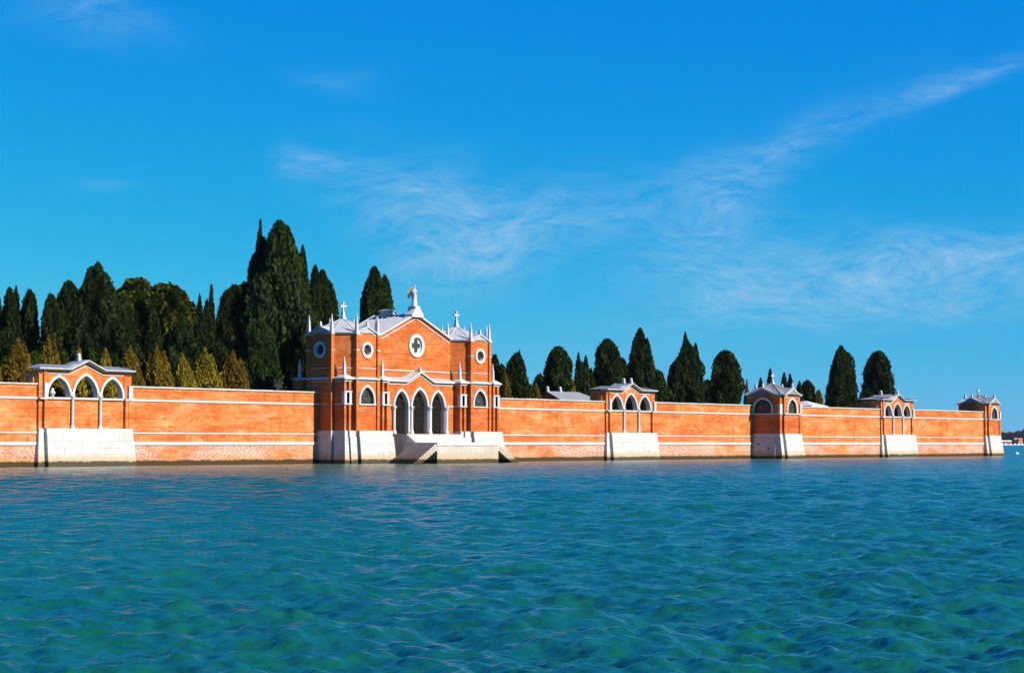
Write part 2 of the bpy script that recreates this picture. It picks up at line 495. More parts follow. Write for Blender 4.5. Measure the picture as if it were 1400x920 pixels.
    def build(self, name, mat, parent=None, smooth=False, label=None):
        o = parent.location if parent is not None and parent.parent is None else (ROOT_OF.get(parent.name, Vector()) if parent is not None else Vector())
        me = bpy.data.meshes.new(name)
        me.from_pydata([tuple(p - Vector(o)) for p in self.v], [], self.f)
        me.materials.append(MAT[mat])
        if smooth:
            me.polygons.foreach_set('use_smooth', [True] * len(me.polygons))
        ob = bpy.data.objects.new(name, me)
        col.objects.link(ob)
        if parent is not None:
            ob.parent = parent
            ROOT_OF[ob.name] = Vector(o)
        if label:
            ob['label'] = label
        fix_normals(me)
        return ob


ROOT_OF = {}


def fix_normals(me):
    import bmesh
    bm = bmesh.new()
    bm.from_mesh(me)
    bmesh.ops.recalc_face_normals(bm, faces=bm.faces)
    bm.to_mesh(me)
    bm.free()


def thing(name, label, cat, loc=(0, 0, 0), group=None):
    o = bpy.data.objects.new(name, None)
    o.empty_display_size = 0.3
    o.location = loc
    col.objects.link(o)
    o['label'] = label
    o['category'] = cat
    if group:
        o['group'] = group
    return o


def tag(o, label=None, cat=None, group=None, kind=None):
    for k, v in (('label', label), ('category', cat), ('group', group), ('kind', kind)):
        if v:
            o[k] = v
    return o


def arch_pts(cx, a, zs, r, n=9):
    """pointed arch: half width a, springing zs, rise r; points left to right"""
    c = max((r * r - a * a) / (2 * a), 0.0)
    R = a + c
    t1 = math.acos(c / R)
    k = r / (R * math.sin(t1))
    right = [(cx - c + R * math.cos(t1 * i / n), zs + k * R * math.sin(t1 * i / n)) for i in range(n + 1)]   # springing -> apex
    left = [(2 * cx - x, z) for x, z in right]
    return left + right[::-1][1:]


def arch_hi(cx, a, zs, r):
    c = max((r * r - a * a) / (2 * a), 0.0)
    R = a + c
    k = r / math.sqrt(R * R - c * c)
    return lambda x: zs + k * math.sqrt(max(R * R - (abs(x - cx) + c) ** 2, 0.0))


def circ_hole(cx, cz, r, n=14):
    return (cx - r, cx + r, lambda x: cz - math.sqrt(max(r * r - (x - cx) ** 2, 0)), lambda x: cz + math.sqrt(max(r * r - (x - cx) ** 2, 0)), n)


rnd = random.Random(7)
# ------------------------------------------------------------------ water and ground


def build_water():
    rr = random.Random(3)
    waves = []
    for i in range(190):
        L = 0.20 * (3.0 / 0.20) ** (rr.random() ** 1.35)
        th = rad(205) + rr.gauss(0, 1.15)
        steep = 0.048 * (1.0 if L < 0.7 else 0.55)
        waves.append((2 * PI / L, math.cos(th), math.sin(th), steep * L / (2 * PI) * rr.uniform(0.5, 1.4), rr.uniform(0, 2 * PI), L))
    # rings and spokes of the sheet grow with distance from the boat the photograph was taken on
    rs = [0.0, 3.0]
    r = 6.0
    while r < 9000:
        rs.append(r)
        r *= (1.0062 if r < 12 else (1.0028 if r < 60 else 1.0045)) if r < 170 else (1.012 if r < 320 else 1.18)
    az = [52 - 180 + i * 6.0 for i in range(27)]
    az = [a for a in az if a < 52 - 19]
    fine = list(np.linspace(52 - 19, 52 + 19, 620))
    az = az + fine + [104 - a for a in reversed(az)]
    az = np.radians(np.array(az))
    RS = np.array(rs)
    R, A = np.meshgrid(RS, az, indexing='ij')
    X = CAM.x + R * np.sin(A)
    Y = CAM.y + R * np.cos(A)
    Z = np.zeros_like(X)
    sp = np.maximum(R * np.where(R < 60, 0.0030, 0.0047), 0.02)
    inner = (np.abs(np.degrees(A) - 52) < 19.01)
    # a slow gustiness so that the sea is not equally rough everywhere
    gust = 0.8 + 0.35 * np.sin(X * 0.071 + 1.3 * np.sin(Y * 0.043)) * np.sin(Y * 0.06 + 0.7)
    for k, cx, cy, amp, ph, L in waves:
        fade = np.clip((L / sp - 2.5) / 3.0, 0, 1) * np.clip((400 - R) / 200, 0, 1)
        t = k * (cx * X + cy * Y) + ph
        Z += amp * fade * (np.sin(t) + 0.22 * np.cos(2 * t))
    Z *= gust * inner
    n, m = X.shape
    me = bpy.data.meshes.new('lagoon_water')
    verts = np.stack([X, Y, Z], -1).reshape(-1, 3)
    idx = np.arange(n * m).reshape(n, m)
    q = np.stack([idx[:-1, :-1], idx[:-1, 1:], idx[1:, 1:], idx[1:, :-1]], -1).reshape(-1, 4)
    me.vertices.add(len(verts))
    me.vertices.foreach_set('co', verts.ravel())
    me.loops.add(q.size)
    me.loops.foreach_set('vertex_index', q[:, ::-1].ravel())
    me.polygons.add(len(q))
    me.polygons.foreach_set('loop_start', np.arange(len(q)) * 4)
    me.polygons.foreach_set('use_smooth', np.ones(len(q), dtype=bool))
    me.update(calc_edges=True)
    me.validate()
    me.materials.append(MAT['lagoon_water'])
    ob = bpy.data.objects.new('lagoon_water', me)
    col.objects.link(ob)
    tag(ob, 'choppy teal lagoon water in front of the brick wall', 'water', kind='structure')


build_water()

b = MB()
b.box(-140, 131.9, 0.5, 160, -1.5, 2.1)
tag(b.build('island_ground', 'soil'), 'earth of the cemetery island behind the brick wall', 'ground', kind='structure')

# ------------------------------------------------------------------ the boundary wall
Z_WIDE, Z_THIN, Z_STR, Z_TOP = 1.83, 2.68, 5.40, 6.52


def wall_segment(x0, x1, label, top=Z_TOP):
    t = thing('boundary_wall', label, 'wall', ((x0 + x1) / 2, 0, 0), 'stretches of the brick boundary wall')
    b = MB(); b.box(x0, x1, 0.0, 0.55, -1.2, top - 0.12); b.build('brickwork', 'brick_wall', t)
    b = MB(); b.box(x0, x1, -0.03, 0.05, -1.2, 0.34); b.build('footing', 'brick_wall', t)
    # coping in slabs with slightly uneven tops
    b = MB()
    x = x0
    while x < x1 - 0.01:
        e = min(x + rnd.uniform(1.5, 2.2), x1)
        dz = rnd.uniform(-0.015, 0.015)
        b.box(x + 0.006, e - 0.006, -0.10, 0.65, top - 0.12, top + dz)
        x = e
    b.build('coping', 'stone_clean', t)
    b = MB(); b.box(x0, x1, -0.07, 0.02, Z_STR - 0.085, Z_STR + 0.085); b.build('string_course', 'stone_clean', t)
    b = MB(); b.box(x0, x1, -0.06, 0.02, Z_THIN - 0.055, Z_THIN + 0.055); b.build('string_course', 'stone_clean', t)
    b = MB(); b.box(x0, x1, -0.07, 0.02, Z_WIDE - 0.14, Z_WIDE + 0.14); b.build('stone_band', 'stone_clean', t)


PAV = [(-41.45, 0.9), (35.87, 1.5), (99.9, 2.7)]
HWP = 4.75
wall_segment(-140, PAV[0][0] - HWP + 0.2, 'long orange brick boundary wall running out of the picture on the left', 6.58)
wall_segment(PAV[0][0] + HWP - 0.2, -14.0, 'orange brick boundary wall between the nearest arched pavilion and the church', 6.56)
wall_segment(8.4, PAV[1][0] - HWP + 0.2, 'orange brick boundary wall just right of the church, lead roof showing above', 6.48)
wall_segment(PAV[1][0] + HWP - 0.2, 62.35, 'pale orange brick boundary wall with two cypresses above, left of the square corner pavilion')
wall_segment(66.6, PAV[2][0] - HWP + 0.2, 'brick boundary wall between square pavilion with cross and farther triple-arched pavilion')
wall_segment(PAV[2][0] + HWP - 0.2, 127.6, 'last stretch of brick boundary wall before the island corner pavilion', 6.56)


def stone_blocks(parent, x0, x1, yf, yb, courses, batter, nx, side_l=0.0, side_r=0.0, mat='stone', seed=0, zref=2.65):
    """courses of separate ashlar blocks, the front (and ends) battered, thin recessed joints"""
    r = random.Random(seed)
    off = lambda z: batter * max(zref - z, 0) / zref
    g = 0.006
    zlo, zhi = courses[0], courses[-1]
    b = MB()
    i = 0.03
    ol, oh = off(zlo), off(zhi)
    b.hexa([(x0 - side_l * ol + i, yf - ol + i, zlo), (x1 + side_r * ol - i, yf - ol + i, zlo), (x1 + side_r * ol - i, yb, zlo), (x0 - side_l * ol + i, yb, zlo)],
           [(x0 - side_l * oh + i, yf - oh + i, zhi - i), (x1 + side_r * oh - i, yf - oh + i, zhi - i), (x1 + side_r * oh - i, yb, zhi - i), (x0 - side_l * oh + i, yb, zhi - i)])
    b.build('base_core', 'joint', parent)
    for k, (za, zb) in enumerate(zip(courses, courses[1:])):
        w_ = (x1 - x0) / nx
        cuts = [x0] + [x0 + w_ * (j + (0.5 if k % 2 else 0.0)) + r.uniform(-0.12, 0.12) * w_ for j in range(0 if k % 2 else 1, nx)] + [x1]
        for j, (a, c) in enumerate(zip(cuts, cuts[1:])):
            oa, ob_ = off(za), off(zb)
            l0, l1 = (a - side_l * oa, a - side_l * ob_) if j == 0 else (a + g, a + g)
            r0, r1 = (c + side_r * oa, c + side_r * ob_) if j == len(cuts) - 2 else (c - g, c - g)
            p = r.uniform(0, 0.012)
            m = MB()
            m.hexa([(l0, yf - oa - p, za + g), (r0, yf - oa - p, za + g), (r0, yb, za + g), (l0, yb, za + g)],
                   [(l1, yf - ob_ - p, zb - g), (r1, yf - ob_ - p, zb - g), (r1, yb, zb - g), (l1, yb, zb - g)])
            m.build('stone_block', mat, parent)


COURSES = [-1.0, 0.42, 0.95, 1.45, 2.0, 2.62]


def finial(parent, x, y, z, s=1.0, h=0.62):
    b = MB()
    b.box(x - 0.16 * s, x + 0.16 * s, y - 0.16 * s, y + 0.16 * s, z, z + 0.16 * s)
    b.taper(x, y, z + 0.16 * s, z + h * 0.8, 0.13 * s, 0.10 * s)
    b.taper(x, y, z + h * 0.8, z + h, 0.14 * s, 0.03 * s)
    return b.build('finial', 'stone_clean', parent)


def gable_profile(c, hw, ze, gw, za):
    return [(c - hw, ze), (c - gw, ze), (c, za), (c + gw, ze), (c + hw, ze)]


def prof_fn(pts):
    def f(x):
        for (a, za), (b_, zb) in zip(pts, pts[1:]):
            if a <= x <= b_:
                return za + (zb - za) * (x - a) / (b_ - a)
        return pts[0][1] if x < pts[0][0] else pts[-1][1]
    return f


def pavilion(cx, depth, label, seed):
    t = thing('triple_arch_pavilion', label, 'pavilion', (cx, 0, 0), 'triple-arched pavilions in the boundary wall')
    Yp = -0.15                      # face of the arched panel
    hw = 3.98                       # panel half width up to pier A
    yb = depth + 0.35
    # base: a projecting centre and recessed ends, ashlar blocks
    stone_blocks(t, cx - 4.22, cx + 4.62, -0.62, 0.3, COURSES, 0.24, 6, 0.0, 1.0, seed=seed)
    stone_blocks(t, cx - 4.75, cx - 4.235, -0.26, 0.3, [-1.0, 0.42, 1.45, 2.62], 0.20, 1, 1.0, 0.0, seed=seed + 1)
    b = MB(); b.box(cx - 4.22, cx + 4.66, -0.58, 0.2, 2.62, 3.02); b.build('base_ledge', 'stone_clean', t)
    b = MB(); b.box(cx - 4.74, cx - 4.224, -0.28, 0.2, 2.62, 3.02); b.build('base_ledge', 'stone_clean', t)
    arches = [(cx - 2.74, 1.10, 5.60, 1.48), (cx, 1.20, 5.62, 1.66), (cx + 2.74, 1.10, 5.60, 1.48)]
    prof = gable_profile(cx, 4.75, 7.62, 1.75, 8.32)
    holes = [(ax - a, ax + a, (lambda x: 5.44), arch_hi(ax, a, zs, r), 16) for ax, a, zs, r in arches]
    b = MB(); b.panel(cx - hw, cx + hw, 3.02, prof_fn(prof), Yp, 0.30, holes, [p[0] for p in prof[1:4]]); b.build('arched_front', 'brick_wall', t)
    for s in (-1, 1):               # stepped piers at both ends with a groove between
        b = MB(); b.box(cx + s * 3.98 - 0.0 if s > 0 else cx - 4.75, cx + 4.75 if s > 0 else cx - 3.98, -0.03, 0.30, 3.02, 7.62); b.build('pier_backing', 'brick_wall', t)
        b = MB(); xa = cx + s * 4.16; b.box(xa - 0.16, xa + 0.16, -0.40, -0.021, 3.02, 5.32); b.build('pier', 'brick_wall', t)
        b = MB(); xb = cx + s * 4.57; b.box(xb - 0.18, xb + 0.18, -0.20 if s < 0 else -0.36, -0.02, 3.02, 7.62 if s < 0 else 5.32); b.build('pier', 'brick_wall', t)
        if s < 0:
            b = MB(); b.box(xa - 0.16, xa + 0.16, -0.30, -0.02, 6.62, 7.62); b.build('pier', 'brick_wall', t)
        if s > 0:
            b = MB(); b.box(xa - 0.16, xb + 0.18, -0.20, -0.02, 5.46, 7.62); b.build('pier', 'brick_wall', t)
            b = MB(); b.box(xb - 0.20, xb + 0.21, -0.40, -0.01, 5.47, 6.55); b.build('pier_cap', 'stone_clean', t)
        else:
            b = MB(); b.box(xa - 0.18, xa + 0.18, -0.43, -0.02, 5.47, 6.62); b.build('pier_cap', 'stone_clean', t)
        # side wall running back under the roof
        b = MB(); b.box(cx + s * 4.72 - 0.21, cx + s * 4.72 + 0.015, 0.30, yb, 2.1, 7.60); b.build('side_wall', 'brick_wall', t)
    if depth > 1.2:
        holes2 = [(ax - a, ax + a, (lambda x: 2.9), arch_hi(ax, a, zs, r), 10) for ax, a, zs, r in arches]
        b = MB(); b.panel(cx - 4.5, cx + 4.5, 2.1, prof_fn(prof), yb - 0.3, yb, holes2 if depth < 2 else (), [p[0] for p in prof[1:4]]); b.build('back_wall', 'brick_wall', t)
    # stone arch frames, reveals, sills, colonnettes
    for ax, a, zs, r in arches:
        jo = arch_pts(ax, a + 0.20, zs, r + 0.22)
        ji = arch_pts(ax, a - 0.012, zs, r - 0.012)
        jo = [(jo[0][0], 5.5)] + jo + [(jo[-1][0], 5.5)]
        ji = [(ji[0][0], 5.5)] + ji + [(ji[-1][0], 5.5)]
        b = MB(); b.strip_xz(jo, ji, Yp - 0.09, Yp + 0.02); fr = b.build('arch_frame', 'stone_clean', t)
        ri = arch_pts(ax, a - 0.03, zs, r - 0.03)
        ro = arch_pts(ax, a + 0.01, zs, r + 0.01)
        ri = [(ri[0][0], 5.5)] + ri + [(ri[-1][0], 5.5)]
        ro = [(ro[0][0], 5.5)] + ro + [(ro[-1][0], 5.5)]
        b = MB(); b.strip_xz(ro, ri, Yp + 0.021, 0.33); b.build('reveal', 'stone_clean', fr)
        b = MB(); b.box(ax - a - 0.05, ax + a + 0.05, Yp - 0.14, 0.34, 5.34, 5.50); b.build('sill', 'stone_clean', t)
    for s in (-1, 1):
        x = cx + s * 1.43
        b = MB()
        b.lathe(x, Yp - 0.14, [(0.20, 3.02), (0.20, 3.14), (0.14, 3.22), (0.12, 3.3), (0.115, 5.3), (0.15, 5.42), (0.20, 5.55), (0.20, 5.64)], 12)
        b.build('colonnette', 'stone_clean', t)
        b = MB(); b.box(x - 0.19, x + 0.19, Yp - 0.16, Yp + 0.02, 5.64, 5.95); b.build('capital_block', 'stone_clean', t)
    b = MB(); b.box(cx - 4.77, cx - 4.0, -0.445, -0.01, 5.325, 5.455); b.build('string_course', 'stone_clean', t)
    b = MB(); b.box(cx + 3.97, cx + 4.77, -0.45, -0.01, 5.325, 5.455); b.build('string_course', 'stone_clean', t)
    # entablature: thin line, then the moulded cornice, both following the small gable
    ln = gable_profile(cx, 4.78, 7.34, 1.75, 8.02)
    b = MB(); b.beam_xz(ln, 0.07, Yp - 0.32 + 0.22, Yp - 0.05 + 0.2); 
    b = MB(); b.beam_xz(ln, 0.07, Yp - 0.05, Yp + 0.02); b.build('string_course', 'stone_clean', t)
    co = gable_profile(cx, 4.86, 7.62, 1.75, 8.36)
    b = MB(); b.beam_xz(co, 0.09, Yp - 0.30, 0.4); b.build('cornice', 'stone_clean', t)
    b = MB(); b.beam_xz([(x, z + 0.09) for x, z in gable_profile(cx, 4.96, 7.62, 1.75, 8.36)], 0.09, Yp - 0.42, 0.42); b.build('cornice', 'stone_clean', t)
    # lead roof: a hipped main slope, a cross gable in the middle
    zr, ye, yk = 7.80, Yp - 0.40, yb + 0.20
    ym = (ye + yk) / 2 + 0.15
    zt = zr + min(0.34, 0.28 * (ym - ye))
    e, hp = 4.88, 0.8
    b = MB()
    for sd in (-1, 1):
        g_ = 1.62
        vs = [(cx + sd * e, ye, zr), (cx + sd * g_, ye, zr), (cx + sd * g_, yk, zr), (cx + sd * e, yk, zr), (cx + sd * (e - hp), ym, zt), (cx + sd * g_, ym, zt)]
        b = MB()
        b.add(vs, [(0, 1, 5, 4), (2, 3, 4, 5), (3, 0, 4), (1, 2, 5), (3, 2, 1, 0)])
        rf = b.build('roof', 'lead', t)
    za = 8.36 + 0.185
    b = MB(); yc = Yp + 0.03; b.add([(cx - 1.72, yc, zr + 0.005), (cx + 1.72, yc, zr + 0.005), (cx, yc, za), (cx - 1.72, yk, zr + 0.005), (cx + 1.72, yk, zr + 0.005), (cx, yk, za)],
                    [(0, 1, 2), (5, 4, 3), (0, 2, 5, 3), (1, 4, 5, 2), (0, 3, 4, 1)])
    b.build('cross_gable_roof', 'lead', rf)
    b = MB()
    for i in range(-8, 9):
        x = cx + i * 0.58
        if abs(x - cx) < 1.8:
            continue
        b.tube((x, ye + 0.02, zr + 0.02), (x * 0.99 + cx * 0.01, ym, zt + 0.02), 0.022, seg=4)
    sm = b.build('seam_ribs', 'lead', rf); sm['kind'] = 'stuff'
    finial(t, cx, ye + 0.30, za - 0.05) if seed > 20 else None
    finial(t, cx, ye + 0.30 + (1.0 if depth < 2 else 2.5), za - 0.05)
    return t


pavilion(PAV[0][0], PAV[0][1], 'nearest triple-arched pavilion on the left, white urn in its left arch, brown shrubs behind', 10)
pavilion(PAV[1][0], PAV[1][1], 'triple-arched brick and white stone pavilion just right of the church, two finials on its roof', 30)
pavilion(PAV[2][0], PAV[2][1], 'far triple-arched pavilion below the rightmost cypress, dark inside', 50)

b = MB()
ux, uy = at_depth(71.5, 540, -0.2).x, -0.2
b.lathe(ux, uy, [(0.17, 5.50), (0.17, 5.56), (0.10, 5.60), (0.13, 5.64), (0.24, 5.78), (0.25, 5.88), (0.16, 5.98), (0.11, 6.03), (0.15, 6.12), (0.14, 6.16), (0.03, 6.22)], 14)
tag(b.build('stone_urn', 'marble', smooth=True), 'small white stone urn on the sill of the left arch of the nearest pavilion', 'urn')


def tracery(parent, cx, y, zs, a, r, name='tracery', flower=True):
    """iron or stone bars filling a pointed lunette"""
    b = MB()
    hi = arch_hi(cx, a, zs, r)
    for i in range(-2, 3):
        x = cx + i * a / 2.6
        b.tube((x, y, zs - 0.0), (x, y, hi(x) - 0.02), 0.022, seg=4)
    for k in (0.33, 0.66):
        zz = zs + r * k
        wv = a * math.sqrt(max(1 - k * k, 0)) * 0.92
        b.tube((cx - wv, y, zz), (cx + wv, y, zz), 0.018, seg=4)
    if flower:
        cz = zs + r * 0.42
        b.ring_xz(cx, cz, a * 0.52, a * 0.52 - 0.05, y - 0.03, y + 0.03, 16)
        for q in range(6):
            t = q * PI / 3
            b.ring_xz(cx + a * 0.32 * math.cos(t), cz + a * 0.32 * math.sin(t), a * 0.16, a * 0.16 - 0.035, y - 0.025, y + 0.025, 10)
    return b.build(name, 'gilt_iron', parent)


def cross_part(parent, x, y, z, h=1.3, facing='x', name='cross'):
    b = MB()
    b.taper(x, y, z, z + h * 0.32, 0.24, 0.10)
    b.taper(x, y, z + h * 0.30, z + h * 0.44, 0.13, 0.13)
    w_ = 0.075
    b.box(x - w_, x + w_, y - w_, y + w_, z + h * 0.40, z + h)
    zc = z + h * 0.78
    b.box(x - h * 0.22, x - w_ + 0.002, y - w_ * 0.95, y + w_ * 0.95, zc - w_, zc + w_)
    b.box(x + w_ - 0.002, x + h * 0.22, y - w_ * 0.95, y + w_ * 0.95, zc - w_, zc + w_)
    for dx, dz in ((-h * 0.22, zc), (h * 0.22, zc)):
        b.taper(x + dx, y, zc - 0.11, zc + 0.11, 0.05, 0.05, 0.09, 0.09)
    b.taper(x, y, z + h - 0.05, z + h + 0.05, 0.11, 0.11, 0.09, 0.09)
    return b.build(name, 'stone_clean', parent)


def corner_pavilion(x0, x1, yf, yk, label, seed, arch_left=True, long_roof=False):
    """square tower-like pavilion with a gable and a lunette on its sides"""
    cx, cy = (x0 + x1) / 2, (yf + yk) / 2
    t = thing('square_corner_pavilion', label, 'pavilion', (cx, cy, 0), 'square pavilions with crosses in the boundary wall')
    hw, hd = (x1 - x0) / 2, (yk - yf) / 2
    stone_blocks(t, x0 + 0.62, x1 + 0.10, yf - 0.42, yf + 0.3, COURSES, 0.34, 3, 0.0, 1.0, seed=seed)
    stone_blocks(t, x0 - 0.02, x0 + 0.60, yf - 0.08, yf + 0.5, [-1.0, 0.42, 1.45, 2.62], 0.34, 1, 0.4, 0.0, seed=seed + 2)
    # left flank base, same courses turned through a right angle (built as frusta)
    r = random.Random(seed)
    off = lambda z: 0.30 * max(2.65 - z, 0) / 2.65
    yl = min(yk, 0.0) if yf < -1.5 else yf + 0.6
    if yf < -1.5:
        b = MB(); b.box(x0 - 0.04, x0 + 0.4, yf + 0.52, yl, -1.0, 2.6); b.build('base_core', 'joint', t)
        for k, (za, zb) in enumerate(zip(COURSES, COURSES[1:])):
            n = 3
            cuts = [yf + 0.51] + [yf + 0.51 + (yl - yf - 0.5) * (j + (0.5 if k % 2 else 0)) / n for j in range(0 if k % 2 else 1, n)] + [yl]
            for a, c in zip(cuts, cuts[1:]):
                m = MB()
                m.hexa([(x0 - 0.06 - off(za), a + 0.011, za + 0.011), (x0 + 0.4, a + 0.011, za + 0.011), (x0 + 0.4, c - 0.011, za + 0.011), (x0 - 0.06 - off(za), c - 0.011, za + 0.011)],
                       [(x0 - 0.06 - off(zb), a + 0.011, zb - 0.011), (x0 + 0.4, a + 0.011, zb - 0.011), (x0 + 0.4, c - 0.011, zb - 0.011), (x0 - 0.06 - off(zb), c - 0.011, zb - 0.011)])
                m.build('stone_block', 'stone', t)
        for (yy, zz) in ((yf + 2.9, 1.75), (yf + 1.4, 1.2)):
            b = MB(); o_ = off(zz) + 0.075
            b.box(x0 - o_, x0 + 0.2, yy - 0.17, yy + 0.17, zz - 0.07, zz + 0.07); b.build('drain_hole', 'dark_opening', t)
    b = MB(); b.box(x0 + 0.62, x1 + 0.13, yf - 0.40, yf + 0.3, 2.62, 3.02); b.build('base_ledge', 'stone_clean', t)
    b = MB(); b.box(x0 - 0.05, x0 + 0.618, yf - 0.06, max(yl, yf + 0.5), 2.62, 3.02); b.build('base_ledge', 'stone_clean', t)
    ze, za_ = 7.60, 8.42

    def face(M, half, full):
        """a gabled face in its own frame: x along the face, y = 0 at the plane, -y outwards"""
        gp = [(-half, ze), (0, za_), (half, ze)]
        a, zs, rr = min(half * 0.56, 1.25), 5.9, 1.25
        hole = [(-a, a, (lambda x: 5.44), arch_hi(0, a, zs, rr), 16)] if full else []
        b = MB(M); b.panel(-half, half, 2.1 if not full else 2.9, prof_fn(gp), 0, 0.4, hole, [0]); b.build('wall', 'brick_church', t)
        ln = [(-half - 0.02, ze - 0.30), (-half * 0.8, ze - 0.24), (0, za_ - 0.34), (half * 0.8, ze - 0.24), (half + 0.02, ze - 0.30)]
        b = MB(M); b.beam_xz(ln, 0.07, -0.06, 0.02); b.build('string_course', 'stone_clean', t)
        cp = [(-half - 0.22, ze - 0.02), (-half * 0.85, ze + 0.03), (0, za_ + 0.02), (half * 0.85, ze + 0.03), (half + 0.22, ze - 0.02)]
        b = MB(M); b.beam_xz(cp, 0.18, -0.24, 0.4); b.build('gable_coping', 'stone_clean', t)
        if full:
            jo = arch_pts(0, a + 0.24, zs, rr + 0.26); ji = arch_pts(0, a - 0.01, zs, rr - 0.01)
            jo = [(jo[0][0], 5.46)] + jo + [(jo[-1][0], 5.46)]; ji = [(ji[0][0], 5.46)] + ji + [(ji[-1][0], 5.46)]
            b = MB(M); b.strip_xz(jo, ji, -0.10, 0.02); b.build('arch_frame', 'stone_clean', t)
            wi = [(-a, 5.46)] + arch_pts(0, a, zs, rr) + [(a, 5.46)]
            b = MB(M); b.prism_xz(wi, 0.26, 0.29); g = b.build('window', 'window_glass', t)
            b = MB(M)
            hi = arch_hi(0, a, zs, rr)
            for i in range(-3, 4):
                x = i * a / 3.6
                b.tube((x, 0.2, 5.46), (x, 0.2, hi(x)), 0.025, seg=4)
            cz = zs + 0.25
            b.ring_xz(0, cz, 0.62 * a, 0.54 * a, 0.14, 0.22, 16)
            for q in range(6):
                b.ring_xz(0.38 * a * math.cos(q * PI / 3), cz + 0.38 * a * math.sin(q * PI / 3), 0.2 * a, 0.14 * a, 0.15, 0.21, 10)
            b.build('tracery', 'gilt_iron', g)
            b = MB(M); b.box(-half - 0.02, half + 0.02, -0.13, 0.05, 5.32, 5.46); b.build('string_course', 'stone_clean', t)
        b = MB(M); b.box(-0.14, 0.14, -0.2, 0.08, za_ + 0.19, za_ + 0.32); b.taper(0, -0.06, za_ + 0.32, za_ + 0.72, 0.12, 0.08); b.build('finial', 'stone_clean', t)
    RZ = lambda a: Matrix.Rotation(a, 4, 'Z')
    # front (projecting bay), left flank, back, right flank
    face(Matrix.Translation((cx + 0.18, yf - 0.30, 0)), hw - 0.42, True)
    face(Matrix.Translation((x0, cy, 0)) @ RZ(-PI / 2), hd - 0.1 if not long_roof else hd, arch_left and yf < -1.5)
    face(Matrix.Translation((cx, yk, 0)) @ RZ(PI), hw, False)
    face(Matrix.Translation((x1, cy, 0)) @ RZ(PI / 2), hd - 0.1, False)
    # corner piers
    for (px, py, wx, wy) in ((x0 + 0.22, yf + 0.2, 0.24, 0.26), (x1 - 0.2, yf + 0.06, 0.22, 0.30), (x0 + 0.2, yk - 0.2, 0.24, 0.24), (x1 - 0.2, yk - 0.2, 0.24, 0.24)):
        b = MB(); b.box(px - wx, px + wx, py - wy, py + wy, 2.1 if py > 0 else 3.0, 7.7); b.build('corner_pier', 'brick_church', t)
    b = MB(); b.box(x1 - 0.45, x1 + 0.06, yf - 0.42, yf + 0.30, 3.02, 5.32); b.build('corner_pier', 'brick_church', t)
    b = MB(); b.box(x1 - 0.30, x1 + 0.09, yf - 0.46, yf + 0.1, 5.46, 6.6); b.build('pier_cap', 'stone_clean', t)
    b = MB(); b.box(x0 - 0.06, x0 + 0.5, yf - 0.10, yf + 0.2, 5.47, 6.6) if yf < -1.5 else b.box(x0 - 0.05, x0 + 0.03, yf - 0.1, yf + 0.1, 5.47, 6.5); b.build('pier_cap', 'stone_clean', t)
    b = MB(); b.box(x0 - 0.07, x0 + 0.65, yf - 0.12, yf + 0.3, 5.325, 5.455); b.build('string_course', 'stone_clean', t)
    # two crossing gabled lead roofs
    e = 0.30
    yfr = yf - 0.30
    m = MB(); m.add([(x0 - e, yfr - e, ze + .16), (x1 + e, yfr - e, ze + .16), (x1 + e, yk + e, ze + .16), (x0 - e, yk + e, ze + .16), (cx, cy, za_ + (0.32 if long_roof else 0.75))],
                    [(0, 1, 4), (1, 2, 4), (2, 3, 4), (3, 0, 4), (3, 2, 1, 0)])
    rf = m.build('roof', 'lead', t)
    for ang, half, reach in ((0, hw - 0.35, hd), (PI / 2, hd - 0.1, hw)):
        g = MB(Matrix.Translation((cx + (0.1 if ang == 0 else 0), cy, 0)) @ RZ(ang))
        rr2 = reach + (0.48 if ang == 0 else 0.1)
        g.add([(-half, -rr2, ze + .17), (half, -rr2, ze + .17), (0, -rr2, za_ + .2), (-half, reach + .1, ze + .17), (half, reach + .1, ze + .17), (0, reach + .1, za_ + .2)],
              [(0, 1, 2), (5, 4, 3), (0, 2, 5, 3), (1, 4, 5, 2), (0, 3, 4, 1)])
        g.build('gable_roof', 'lead', rf)
    s_ = MB()
    for sx in (-1, 1):
        for sy in (-1, 1):
            s_.tube((cx + sx * (hw + e), cy + sy * (hd + e), ze + 0.2), (cx, cy, za_ + 0.78), 0.04, seg=5)
    for i in range(-3, 4):
        s_.tube((cx + i * 0.6, yfr - e, ze + .18), (cx, cy, za_ + 0.76), 0.02, seg=4)
        s_.tube((x0 - e, cy + i * 0.6, ze + .18), (cx, cy, za_ + 0.76), 0.02, seg=4)
    k = s_.build('seam_ribs', 'lead', rf); k['kind'] = 'stuff'
    cross_part(t, cx, cy, za_ + (0.22 if long_roof else 0.62), 1.35)
    return t


corner_pavilion(62.25, 66.75, -3.75, 0.85, 'square brick pavilion with lattice lunettes and cross, standing out from the wall', 70)
corner_pavilion(127.7, 132.2, -0.25, 3.9, 'end pavilion at the island tip on the far right, long lead roof and cross', 90, True, True)


# ------------------------------------------------------------------ the church
AX = -2.84
church = thing('church', 'red brick lakeside church with two octagonal towers, white pinnacles and triple-arched door', 'church', (AX, 0, 0))
church['label'] = 'red brick church with two octagonal towers, white pinnacles and three arched doors'
RZ = lambda a: Matrix.Rotation(a, 4, 'Z')
AP, HF = 3.03, 1.43
TYC = -0.17


